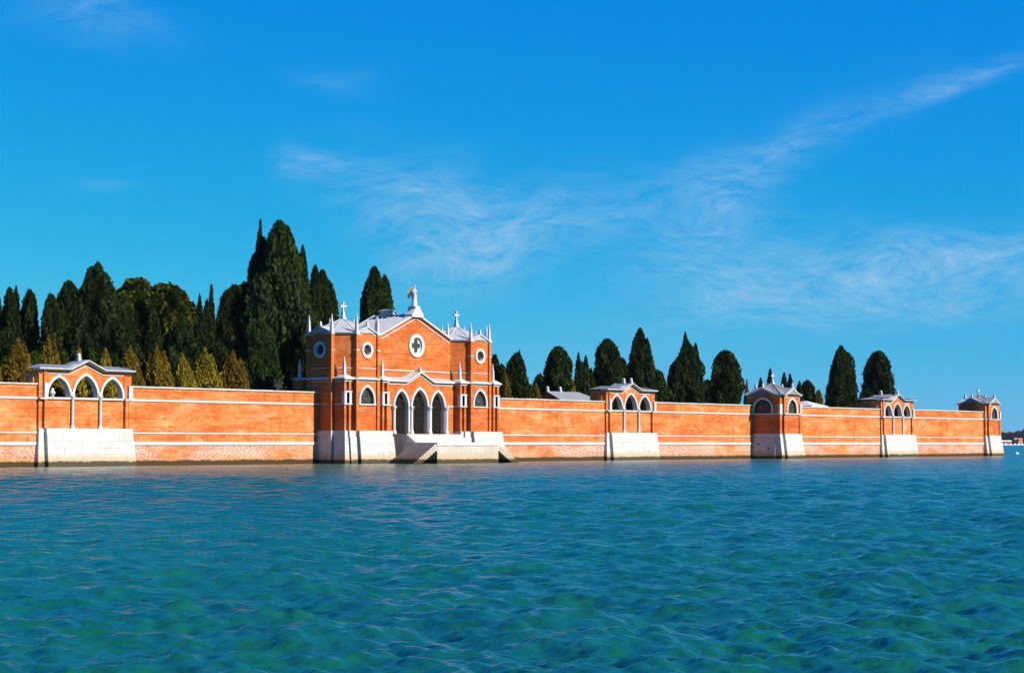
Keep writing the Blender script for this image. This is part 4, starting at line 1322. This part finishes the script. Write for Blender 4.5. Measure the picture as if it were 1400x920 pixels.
def lobes_mesh(name, lobes, mat, core_mat, nleaf, leaf, seed, upright=0.85, wide=0.5):
    """crown made of several lobes (x, y, z0, z1, radius, shape): a spray shell over a ragged dark core"""
    g = np.random.default_rng(seed)
    areas = np.array([(l[3] - l[2]) * l[4] for l in lobes])
    cnt = (nleaf * areas / areas.sum()).astype(int)
    P, N, S, U, T = [], [], [], [], []
    core = MB()
    for (lx, ly, z0, z1, rad_, shape), k in zip(lobes, cnt):
        u = g.uniform(0, 1, k) ** 0.9
        th = g.uniform(0, 2 * PI, k)
        prof = profile(u, shape)
        # lumps: angular and vertical modulation shared by neighbouring sprays
        ph = g.uniform(0, 6.28, 8)
        lump = 1 + 0.12 * np.sin(3 * th + 5 * u + ph[0]) + 0.11 * np.sin(5 * th - 11 * u + ph[1]) + 0.08 * np.sin(2 * th + 19 * u + ph[2]) + 0.08 * np.sin(8 * th + 27 * u + ph[3])
        depth = 1 - np.abs(g.normal(0, 0.10, k)) + np.where(g.uniform(0, 1, k) < 0.10, g.uniform(0, 0.12, k), 0)
        r = rad_ * prof * lump * depth + g.normal(0, 0.03, k)
        x, y, z = lx + r * np.cos(th), ly + r * np.sin(th), z0 + u * (z1 - z0) + g.normal(0, 0.1, k)
        P.append(np.stack([x, y, z], 1))
        out = np.stack([np.cos(th), np.sin(th), 0.1 + 0 * th], 1)
        N.append(out)
        up = np.stack([np.cos(th) * (1 - upright), np.sin(th) * (1 - upright), upright + 0 * th], 1) + g.normal(0, 0.22, (k, 3))
        U.append(up)
        S.append(leaf * g.uniform(0.6, 1.5, k) * (0.6 + 0.4 * prof))
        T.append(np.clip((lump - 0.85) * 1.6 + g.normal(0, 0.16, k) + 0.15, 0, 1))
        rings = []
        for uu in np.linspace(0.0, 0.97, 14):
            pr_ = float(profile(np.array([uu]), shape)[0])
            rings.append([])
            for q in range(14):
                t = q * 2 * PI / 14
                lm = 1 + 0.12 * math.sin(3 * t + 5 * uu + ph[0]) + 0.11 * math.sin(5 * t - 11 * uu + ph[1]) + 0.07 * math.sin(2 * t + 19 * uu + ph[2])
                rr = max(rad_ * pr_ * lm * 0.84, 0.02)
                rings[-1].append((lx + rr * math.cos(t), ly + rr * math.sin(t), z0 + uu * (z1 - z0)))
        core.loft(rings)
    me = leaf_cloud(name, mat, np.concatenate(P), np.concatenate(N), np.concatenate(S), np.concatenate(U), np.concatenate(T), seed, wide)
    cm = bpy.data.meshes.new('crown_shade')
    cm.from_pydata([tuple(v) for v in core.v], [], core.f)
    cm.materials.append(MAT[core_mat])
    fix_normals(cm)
    return me, cm


def profile(u, shape):
    u = np.clip(u, 0, 1)
    if shape == 'col':        # columnar cypress, blunt rounded top
        return np.minimum(0.70 + 0.55 * u, 1.0) * np.sqrt(np.clip(1 - np.clip((u - 0.55) / 0.45, 0, 1) ** 2.2, 0, 1))
    if shape == 'flame':      # pointed cypress
        return np.minimum(0.72 + 0.8 * u, 1.0) * np.clip(1 - np.clip((u - 0.30) / 0.70, 0, 1) ** 1.9, 0, 1) ** 0.75 + 0.015
    if shape == 'cone':       # broad-based cone
        return np.clip((1 - u ** 1.7) ** 0.8, 0, 1) * np.minimum(0.85 + 1.5 * u, 1.0) + 0.02
    if shape == 'round':
        return np.sqrt(np.clip(1 - (2 * u - 1) ** 2, 0, 1))
    if shape == 'dome':
        return np.sqrt(np.clip(1 - u ** 2.0, 0, 1))
    return 1 - u


TREE_CACHE = {}


def tree(name, px, py, Y, hw_px, label, group, shape='col', mat='cypress_leaf', core='crown_core', cat='tree', leaf=0.34, lobes=None, trunk=True, base=2.1, seed=None, dens=1.0, cb=0.6):
    """a tree whose tip is seen at photo pixel (px, py), standing Y metres behind the wall face"""
    p = at_depth(px, py, Y)
    dist = (p - CAM).dot(FH)
    rad_ = hw_px * dist / FPX
    H = p.z - base
    sd = seed if seed is not None else int(px * 7 + py)
    t = thing(name, label, cat, (p.x, Y, base), group)
    if lobes is None:
        lb = [(0, 0, cb, H, rad_, shape)]
        r2 = random.Random(sd)
        if shape in ('col', 'flame') and rad_ > 0.8:      # side leaders break the outline
            for k in range(3):
                a = r2.uniform(0, 2 * PI)
                f = r2.uniform(0.35, 0.55)
                lb.append((rad_ * f * math.cos(a), rad_ * f * math.sin(a), cb, H * r2.uniform(0.70, 0.95), rad_ * r2.uniform(0.48, 0.66), 'flame' if shape == 'flame' else r2.choice(['flame', 'col'])))
    else:
        # lobes: (dx_px across the view, tip py, half-width px, shape, dY)
        lb = []
        for (dx, ty, hw, shp, dy) in lobes:
            q = at_depth(px + dx, ty, Y + dy)
            rl = hw * dist / FPX
            if shp == 'ball':
                lb.append((q.x - p.x, dy, q.z - base - 2.2 * rl, q.z - base, rl, 'round'))
            else:
                lb.append((q.x - p.x, dy, cb, q.z - base, rl, shp))
    area = sum((l[3] - l[2]) * l[4] for l in lb)
    n = int(min(max(area * 300 * (0.42 / leaf) ** 1.6 * dens, 500), 42000))
    me, cm = lobes_mesh('crown', lb, mat, core, n, leaf, sd, wide=0.5 if mat != 'broad_leaf' else 0.9, upright=0.85 if mat != 'broad_leaf' else 0.3)
    for nm, m_ in (('crown', me),):
        o = bpy.data.objects.new(nm, m_); col.objects.link(o); o.parent = t
        c_ = bpy.data.objects.new('shade_core', cm); col.objects.link(c_); c_.parent = o  # solid dark hull closing the crown, coloured as its inner shade
    if trunk:
        b = MB()
        rr = max(0.09, rad_ * 0.13)
        b.lathe(p.x, Y, [(rr * 1.5, base - 0.1), (rr * 1.1, base + 0.4), (rr * 0.8, base + H * 0.3), (rr * 0.3, base + H * 0.6), (0.03, base + H * 0.75)], 8)
        for k in range(5):
            a = k * 2.4
            z = base + H * (0.2 + 0.12 * k)
            b.tube((p.x, Y, z), (p.x + math.cos(a) * rad_ * 0.3, Y + math.sin(a) * rad_ * 0.3, z + rad_ * 0.6), rr * 0.3, 0.02, 5)
        b.build('trunk', 'bark', t)
    return t


GC = 'dark cypresses behind the wall'
GB = 'brown conical shrubs along the wall'
T = tree
# --- left of the church
T('cypress_tree', -8, 398, 22, 13, 'dark cypress cut by the left edge of the picture', GC)
T('cypress_tree', 17, 393, 20, 13, 'dark cypress with two tips, second from the left edge', GC, lobes=[(-4, 395, 10, 'col', 0), (5, 393, 9, 'flame', 0.4), (0, 410, 12, 'col', -0.5)])
T('cypress_tree', 41, 398, 19, 13, 'slim dark cypress with rounded tip standing alone left of a gap of sky', GC)
T('cypress_tree', 70, 404, 17, 14, 'short dark cypress just right of the gap of sky', GC)
T('cypress_tree', 94, 386, 26, 21, 'green cypress half hidden behind the broad pyramid-shaped tree', GC)
T('cypress_tree', 134, 361, 18, 36, 'broad pyramid-shaped dark conifer above the nearest pavilion', GC, lobes=[(0, 361, 24, 'dome', 0), (-10, 367, 22, 'dome', 0.5), (8, 374, 32, 'dome', -0.5), (-14, 384, 26, 'dome', 1), (22, 398, 26, 'dome', 0), (0, 392, 42, 'dome', 0), (-26, 412, 18, 'dome', 0.3), (36, 422, 18, 'dome', 0)])
BL = dict(shape='round', mat='broad_leaf', cat='tree', leaf=0.40)
T('broadleaf_tree', 186, 380, 34, 32, 'round olive-brown broadleaf crown right of the pyramid-shaped conifer', 'broadleaf trees', lobes=[(-17.5, 400.9, 10.8, 'ball', -2.7), (-19.2, 420.6, 14.0, 'ball', 0.1), (-18.2, 433.9, 11.4, 'ball', -2.3), (-10.6, 390.5, 14.1, 'ball', 0.2), (-12.5, 401.4, 11.5, 'ball', -0.5), (-12.3, 422.0, 14.4, 'ball', -2.7), (-4.5, 382.2, 10.9, 'ball', -1.1), (-3.8, 401.2, 14.3, 'ball', -0.8), (-4.1, 417.0, 12.9, 'ball', 0.5), (4.5, 381.5, 13.0, 'ball', -1.3), (4.1, 396.8, 14.1, 'ball', -2.8), (3.9, 415.0, 11.4, 'ball', -0.9), (12.0, 391.0, 11.0, 'ball', -1.3), (11.5, 404.5, 11.4, 'ball', -1.6), (13.4, 418.3, 12.8, 'ball', 0.6), (16.7, 399.7, 13.8, 'ball', -0.5), (17.7, 416.4, 10.9, 'ball', -1.2), (16.6, 435.0, 14.5, 'ball', 0.8), (0, 407, 28.8, 'dome', 0)], **BL)
T('broadleaf_tree', 226, 389, 32, 36, 'round olive broadleaf crown left of the leaning twin-tipped cypress', 'broadleaf trees', lobes=[(-30.5, 411.4, 11.4, 'ball', 0.9), (-29.1, 430.1, 14.7, 'ball', -0.5), (-29.4, 445.3, 11.0, 'ball', -1.2), (-15.2, 402.7, 11.7, 'ball', -3.0), (-13.7, 413.2, 13.9, 'ball', -1.5), (-14.8, 428.6, 14.9, 'ball', -1.3), (-7.0, 389.5, 10.8, 'ball', -0.3), (-7.2, 405.4, 12.5, 'ball', -2.0), (-9.1, 421.9, 12.6, 'ball', 0.1), (0.0, 390.3, 11.2, 'ball', -1.4), (0.0, 405.9, 11.2, 'ball', 0.6), (0.0, 422.5, 10.2, 'ball', -2.0), (7.4, 390.7, 14.3, 'ball', -2.4), (7.0, 411.6, 12.8, 'ball', 1.0), (7.8, 427.4, 13.3, 'ball', 0.2), (18.0, 396.6, 11.1, 'ball', 0.5), (20.1, 418.4, 11.7, 'ball', -0.4), (19.6, 432.5, 14.1, 'ball', -0.9), (27.9, 413.1, 14.6, 'ball', 0.8), (23.3, 434.0, 14.8, 'ball', -0.3), (23.1, 449.5, 10.6, 'ball', 0.9), (0, 416, 34.2, 'dome', 0)], **BL)
T('cypress_tree', 208, 418, 20, 17, 'green conifer in front of the round broadleaf trees', GC, shape='flame')
T('cypress_tree', 279, 391, 17, 17, 'leaning twin-tipped cypress against the sky left of the tallest trees', GC, lobes=[(10, 391, 7, 'flame', 0), (-6, 404, 7, 'flame', 0.2), (4, 412, 12, 'flame', 0), (-2, 432, 17, 'flame', 0), (-10, 440, 12, 'flame', 0.5)])
T('cypress_tree', 322, 392, 18, 30, 'black-green conifer forming the left shoulder of the tallest clump', GC, lobes=[(0, 391, 22, 'col', 0), (-10, 398, 18, 'col', 0), (14, 388, 24, 'col', 1), (-14, 424, 17, 'col', 0), (-22, 452, 11, 'dome', 0), (0, 415, 34, 'col', 0)])
T('cypress_tree', 356, 301, 17, 16, 'narrow spire-tipped cypress on the left of the tallest clump', GC, lobes=[(0, 301, 6, 'flame', 0), (-2, 316, 10, 'flame', 0), (3, 326, 14, 'col', 0), (-3, 345, 18, 'col', 0), (0, 390, 20, 'col', 0)])
T('cypress_tree', 382, 302, 15, 42, 'tallest massive cypress left of the church', GC, lobes=[(0, 303, 23, 'col', 0), (7, 309, 22, 'col', 0.4), (-9, 318, 20, 'col', 0), (3, 318, 28, 'col', 0), (16, 336, 20, 'col', -0.3), (0, 335, 34, 'col', 0), (26, 362, 19, 'col', 0.3), (-26, 376, 22, 'col', -0.3), (4, 356, 42, 'col', 0), (8, 410, 46, 'dome', 0)], leaf=0.45)
T('cypress_tree', 414, 338, 15, 14, 'slim cypress on the right edge of the tallest clump', GC, shape='flame')
T('cypress_tree', 439, 365, 26, 24, 'dark cypress behind the left church tower', GC, lobes=[(-8, 364, 13, 'dome', 0), (2, 370, 18, 'dome', 0.4), (10, 385, 20, 'dome', 0), (0, 392, 28, 'dome', 0)])
T('cypress_tree', 514, 366, 24, 24, 'flat-topped cypress between left tower and angel statue', GC, lobes=[(-2, 366, 14, 'col', 0), (12, 378, 12, 'col', 0), (-8, 380, 14, 'col', 0.4), (0, 395, 23, 'col', 0), (-14, 430, 13, 'col', 0)])
# dark planting that closes the gaps low down
for px, py, hw, lab in ((10, 452, 26, 'dark yew mass at the left edge behind brown shrubs'), (62, 470, 24, 'low dark yew behind the shrub left of the nearest pavilion'), (160, 440, 40, 'dark yew below the round broadleaf trees'), (248, 440, 34, 'dark yew filling the gap left of the twin-tipped cypress'), (300, 470, 30, 'dark yew below the black-green shoulder of the tallest clump'), (352, 440, 36, 'dark yew in deep shade under the tallest cypress'), (420, 440, 34, 'dark yew against the left church tower')):
    T('yew_tree', px, py, 13 if px < 300 else 11, hw, lab, 'dark yews behind the wall', shape='dome', trunk=True, cb=0.2)
BR = dict(shape='cone', mat='thuja_leaf', core='crown_core_brown', cat='shrub', leaf=0.30, cb=0.1)
for px, py, hw, lab in ((-3, 498, 14, 'brown shrub cut by the left picture edge'), (25, 466, 24, 'tall brown conical shrub left of the nearest pavilion'), (66, 461, 18, 'slender brown conical shrub over the pavilion roof left end'), (108, 478, 13, 'small brown shrub left of the pavilion gable'), (144, 478, 17, 'small brown shrub right of the pavilion gable'), (178, 476, 21, 'brown conical shrub at the right end of the nearest pavilion'),
                         (214, 475, 22, 'brown conical shrub, first over the wall right of the pavilion'), (249, 484, 20, 'brown shrub, left one of the touching pair over the wall'), (280, 478, 25, 'wide brown conical shrub, right one of the touching pair'), (318, 481, 22, 'isolated greenish-brown conical shrub before the dark trees')):
    big = hw > 15
    T('conical_shrub', px, py, 5.0, hw, lab, GB, lobes=[(0, py, hw * 0.75, 'cone', 0), (-hw * 0.3, py + rnd.uniform(8, 16), hw * 0.85, 'cone', 0.3), (hw * rnd.uniform(0.2, 0.5), py + rnd.uniform(7, 14), hw * 0.85, 'cone', -0.3), (0, py + 5, hw * rnd.uniform(1.15, 1.3), 'cone', 0), (hw * rnd.uniform(-0.2, 0.3), py + rnd.uniform(12, 20), hw * 1.2, 'cone', -0.2)] if big else None, **BR)
for px, py, hw, lab in ((48, 482, 18, 'green hedge bush between the two brown shrubs at far left'), (88, 480, 13, 'green bush left of the pavilion gable'), (125, 482, 12, 'green bush peeping over the pavilion gable'), (8, 490, 14, 'green bush near the left picture edge'), (332, 505, 12, 'little green bush at the right foot of the isolated shrub')):
    T('green_bush', px, py, 8.0, hw, lab, 'green bushes behind the wall', shape='dome', mat='hedge_leaf', cat='bush', leaf=0.26, trunk=False, cb=0.0)
# --- right of the church
T('cypress_tree', 676, 486, 22, 9, 'cypress just showing beside the right church tower', GC)
T('cypress_tree', 686, 500, 18, 10, 'small dark cypress touching the right church tower', GC)
T('conical_shrub', 690, 510, 6, 15, 'brown shrub at the foot of the right church tower', GB, **BR)
T('cypress_tree', 707, 480, 15, 18, 'first full cypress right of the church, sharp little tip', GC, lobes=[(3, 480, 5, 'flame', 0), (0, 484, 13, 'col', 0), (-3, 488, 13, 'col', 0), (0, 505, 18, 'col', 0), (5, 520, 20, 'col', 0)])
T('cypress_tree', 738, 513, 24, 11, 'low cypress between the first two tall ones right of the church', GC)
T('conical_shrub', 733, 526, 7, 13, 'yellowish-brown shrub left of the low lead roof', GB, **BR)
T('cypress_tree', 763, 475, 16, 19, 'round-topped cypress above the low lead roof', GC)
T('cypress_tree', 796, 485, 18, 15, 'ragged cypress with two tips right of the lead roof', GC, lobes=[(-5, 485, 7, 'flame', 0), (5, 488, 8, 'flame', 0.4), (0, 497, 14, 'flame', 0), (12, 505, 9, 'flame', 0)])
T('conical_shrub', 783, 520, 10, 7, 'reddish-brown shrub between round-topped and ragged cypress', GB, **BR)
T('cypress_tree', 830, 465, 18, 19, 'stout cypress left of the pavilion beside the church', GC)
T('cypress_tree', 851, 491, 24, 9, 'slim cypress behind the pavilion finials', GC)
T('cypress_tree', 875, 450, 18, 19, 'tall pointed cypress above the pavilion right of the church', GC, shape='flame')
T('cypress_tree', 898, 507, 17, 15, 'low spreading cypress right of the tall pointed one', GC)
T('cypress_tree', 938, 455, 18, 20, 'tall ragged cypress with a side tip over the pale wall', GC, lobes=[(-1, 455, 7, 'flame', 0), (0, 462, 14, 'flame', 0), (13, 470, 9, 'flame', 0.4), (2, 472, 19, 'col', 0), (-14, 494, 11, 'col', 0), (0, 486, 23, 'col', 0), (-14, 515, 12, 'col', 0)])
T('cypress_tree', 967, 520, 24, 10, 'low dark cypress between the ragged and the round-topped one', GC)
T('cypress_tree', 992, 480, 17, 20, 'stout round-topped cypress left of the square pavilion', GC)
T('bare_tree', 1021, 520, 22, 7, 'thin pale leafless tree left of the square pavilion', 'bare trees', shape='cone', mat='bare_twig', core='crown_core_brown', leaf=0.3, dens=0.25)
T('cypress_tree', 1040, 518, 30, 7, 'small cypress, left one behind the square pavilion', GC, shape='flame')
T('cypress_tree', 1053, 505, 30, 7, 'small cypress right beside the pavilion cross', GC, shape='flame')
T('cypress_tree', 1072, 510, 32, 7, 'small cypress just right of the pavilion cross', GC, shape='flame')
T('cypress_tree', 1080, 512, 30, 6, 'slimmest small cypress over the right gable of the square pavilion', GC, shape='flame')
T('cypress_tree', 1093, 522, 34, 7, 'small pointed cypress right of the square pavilion', GC, shape='flame')
T('cypress_tree', 1104, 521, 36, 11, 'low dark tree over the small pyramid roof', GC)
T('broadleaf_tree', 1119, 534, 34, 8, 'low reddish-brown tree right of the small pyramid roof', 'broadleaf trees', shape='dome', mat='thuja_leaf', core='crown_core_brown', leaf=0.3)
T('cypress_tree', 1150, 474, 18, 21, 'tall round-topped cypress, left one of the far right pair', GC, lobes=[(0, 474, 16, 'dome', 0), (4, 480, 15, 'col', 0), (-4, 480, 14, 'dome', 0), (0, 485, 19, 'dome', 0), (-6, 510, 18, 'dome', 0), (4, 510, 20, 'dome', 0)])
T('cypress_tree', 1179, 536, 26, 6, 'tiny cypress between the far right pair', GC)
T('cypress_tree', 1201, 481, 17, 19, 'rightmost cypress, behind the far triple-arched pavilion', GC)

# weed growing on the coping left of the church
p = at_depth(380, 532, 0.25)
wt = thing('wall_weed', 'small dry weed growing on the wall top left of the church', 'plant', (p.x, 0.25, 6.56))
b = MB()
for k in range(16):
    a = rnd.uniform(0, 6.28); l = rnd.uniform(0.35, 0.85)
    q0 = Vector((p.x, 0.25, 6.53)); q1 = q0 + Vector((math.cos(a) * 0.2, math.sin(a) * 0.2, l * 0.6)); q2 = q0 + Vector((math.cos(a) * 0.42, math.sin(a) * 0.42, l))
    b.tube(q0, q1, 0.014, 0.011, 4); b.tube(q1, q2, 0.011, 0.006, 4)
b.build('stalks', 'bark', wt)
ct = np.array([[p.x + rnd.gauss(0, 0.25), 0.25 + rnd.gauss(0, 0.2), 6.9 + rnd.uniform(-0.1, 0.6)] for _ in range(120)])
me = leaf_cloud('leaves', 'bare_twig', ct, ct, [0.11] * 120, np.random.default_rng(1).normal(size=(120, 3)), [0.5] * 120, 2)
o = bpy.data.objects.new('leaves', me); col.objects.link(o); o.parent = wt
o.location = (-p.x, -0.25, -6.56)

# ------------------------------------------------------------------ far shore across the lagoon
D = 2600.0


def far(px, dz=0.0, d=D):
    r = FH + RT * ((px - 700) / FPX)
    q = CAM + r * d
    return Vector((q.x, q.y, dz))


a0, a1 = far(1330), far(1560)
b0, b1 = far(1330, d=D + 260), far(1560, d=D + 260)
b = MB(); b.hexa([(v.x, v.y, -1) for v in (a0, a1, b1, b0)], [(v.x, v.y, 0.9) for v in (a0, a1, b1, b0)])
tag(b.build('far_shore', 'far_shore'), 'low distant shore across the lagoon at the right edge', 'shore', kind='structure')
g = np.random.default_rng(5)
P, U, S_, Tn = [], [], [], []
core = MB()
hts = {1340: 14, 1362: 18, 1369: 20, 1377: 11, 1383: 18, 1390: 17, 1397: 21, 1404: 20, 1412: 18, 1425: 22, 1440: 17, 1460: 20, 1480: 16, 1500: 19, 1525: 17, 1548: 15}
for px, ht in hts.items():
    for k in range(5):
        c = far(px + g.uniform(-6, 6), 0, D + g.uniform(60, 200))
        h_ = ht * g.uniform(0.72, 1.05)
        r_ = g.uniform(4.5, 7.5)
        n = 420
        v = g.normal(size=(n, 3)); v /= np.linalg.norm(v, axis=1, keepdims=True)
        P.append(np.array([c.x, c.y, h_ * 0.55]) + v * np.array([r_, r_, h_ * 0.45]) * g.uniform(0.75, 1.05, (n, 1)))
        U.append(v + np.array([0, 0, 0.4])); S_.append(g.uniform(1.2, 2.6, n)); Tn.append(np.clip(0.3 * g.uniform() + g.uniform(0, 0.7, n), 0, 1))
me = leaf_cloud('far_wood', 'far_leaf', np.concatenate(P), np.concatenate(U), np.concatenate(S_), np.concatenate(U), np.concatenate(Tn), 9, 0.9)
o = bpy.data.objects.new('far_wood', me); col.objects.link(o)
tag(o, 'distant belt of dark trees on the far shore at the right edge', 'trees', kind='stuff')


def far_house(px0, px1, eave, ridge, label, wm, rm, d=D + 20):
    a, c = far(px0, 0, d), far(px1, 0, d)
    mid = (a + c) / 2
    t = thing('far_house', label, 'house', (mid.x, mid.y, 0.9))
    ux = (c - a).normalized(); uy = Vector((-ux.y, ux.x, 0))
    L = (c - a).length / 2
    M = Matrix(((ux.x, uy.x, 0, mid.x), (ux.y, uy.y, 0, mid.y), (0, 0, 1, 0), (0, 0, 0, 1)))
    b = MB(M); b.box(-L, L, -4, 4, 0.85, eave); wl = b.build('wall', wm, t)
    b = MB(M); b.add([(-L - .5, -4.6, eave), (L + .5, -4.6, eave), (L + .5, 4.6, eave), (-L - .5, 4.6, eave), (-L - .5, 0, ridge), (L + .5, 0, ridge)], [(0, 1, 5, 4), (2, 3, 4, 5), (1, 2, 5), (3, 0, 4), (3, 2, 1, 0)]); b.build('roof', rm, t)
    n = max(int(L * 2 / 4), 1)
    for i in range(n):
        x = -L + (i + 0.5) * 2 * L / n
        b = MB(M); b.box(x - 0.6, x + 0.6, -4.06, -3.98, 2.2, min(4.0, eave - 0.5)); b.build('window', 'window_glass', t)


far_house(1367, 1381, 4.6, 6.2, 'long low far house with pale roof at the water on the far shore', 'red_render', 'white_paint', D + 12)
far_house(1385.5, 1391, 7.2, 9.4, 'dark red far house left half of the pair by the trees', 'red_render', 'tile_roof', D + 26)
far_house(1391, 1396, 7.0, 9.2, 'bright orange far house beside the dark red one', 'orange_render', 'tile_roof', D + 20)
for px, hgt, lab in ((1369.5, 1.6, 'leftmost'), (1374.5, 1.8, 'second from left'), (1381, 1.5, 'third from left'), (1387, 1.4, 'fourth from left'), (1392, 1.7, 'fifth from left'), (1397, 1.6, 'rightmost')):
    c = far(px, 0.0, D - 14)
    t = thing('moored_boat', 'tiny white boat moored along the far shore, ' + lab + ' of the row', 'boat', (c.x, c.y, 0), 'white boats along the far shore')
    M = Matrix.Translation((c.x, c.y, 0)) @ RZ(-TH + 0.1)
    b = MB(M); b.loft([[(-2.6, -0.9, z_), (2.0, -0.9, z_), (3.2, 0, z_ + 0.1), (2.0, 0.9, z_), (-2.6, 0.9, z_)] for z_ in (-0.3, 0.9)]); b.build('hull', 'white_paint', t)
    b = MB(M); b.box(-1.5, 0.8, -0.6, 0.6, 0.9, hgt + 0.6); b.build('cabin', 'white_paint', t)

# white mooring buoy off the island tip
r = FH + RT * ((1389 - 700) / FPX)
dd = 1.8 * FPX / (620.5 - HOR)
q = CAM + r * dd
t = thing('mooring_buoy', 'small white buoy floating off the island tip at the right edge', 'buoy', (q.x, q.y, 0))
b = MB(); b.lathe(q.x, q.y, [(0.05, -0.3), (0.3, -0.15), (0.36, 0.05), (0.28, 0.2), (0.1, 0.26), (0.05, 0.34), (0.02, 0.36)], 14); b.build('float', 'white_paint', t, smooth=True)

# ------------------------------------------------------------------ thin air over the lagoon: far things fade a little
b = MB()
b.box(CAM.x - 300, CAM.x + 4200, CAM.y - 300, CAM.y + 4200, -3.0, 34.0)
hz = b.build('haze', 'soil')
hz.data.materials.clear()
hm = bpy.data.materials.new('haze_air')
hm.use_nodes = True
hn = NT(hm.node_tree)
pv = hn.n('ShaderNodeVolumePrincipled', {'Color': (0.82, 0.90, 1.0, 1.0), 'Density': 0.00002, 'Anisotropy': 0.2})
ho = hn.n('ShaderNodeOutputMaterial')
hn.t.links.new(pv.outputs[0], ho.inputs['Volume'])
hz.data.materials.append(hm)
tag(hz, 'thin bluish air over the lagoon', 'haze', kind='stuff')
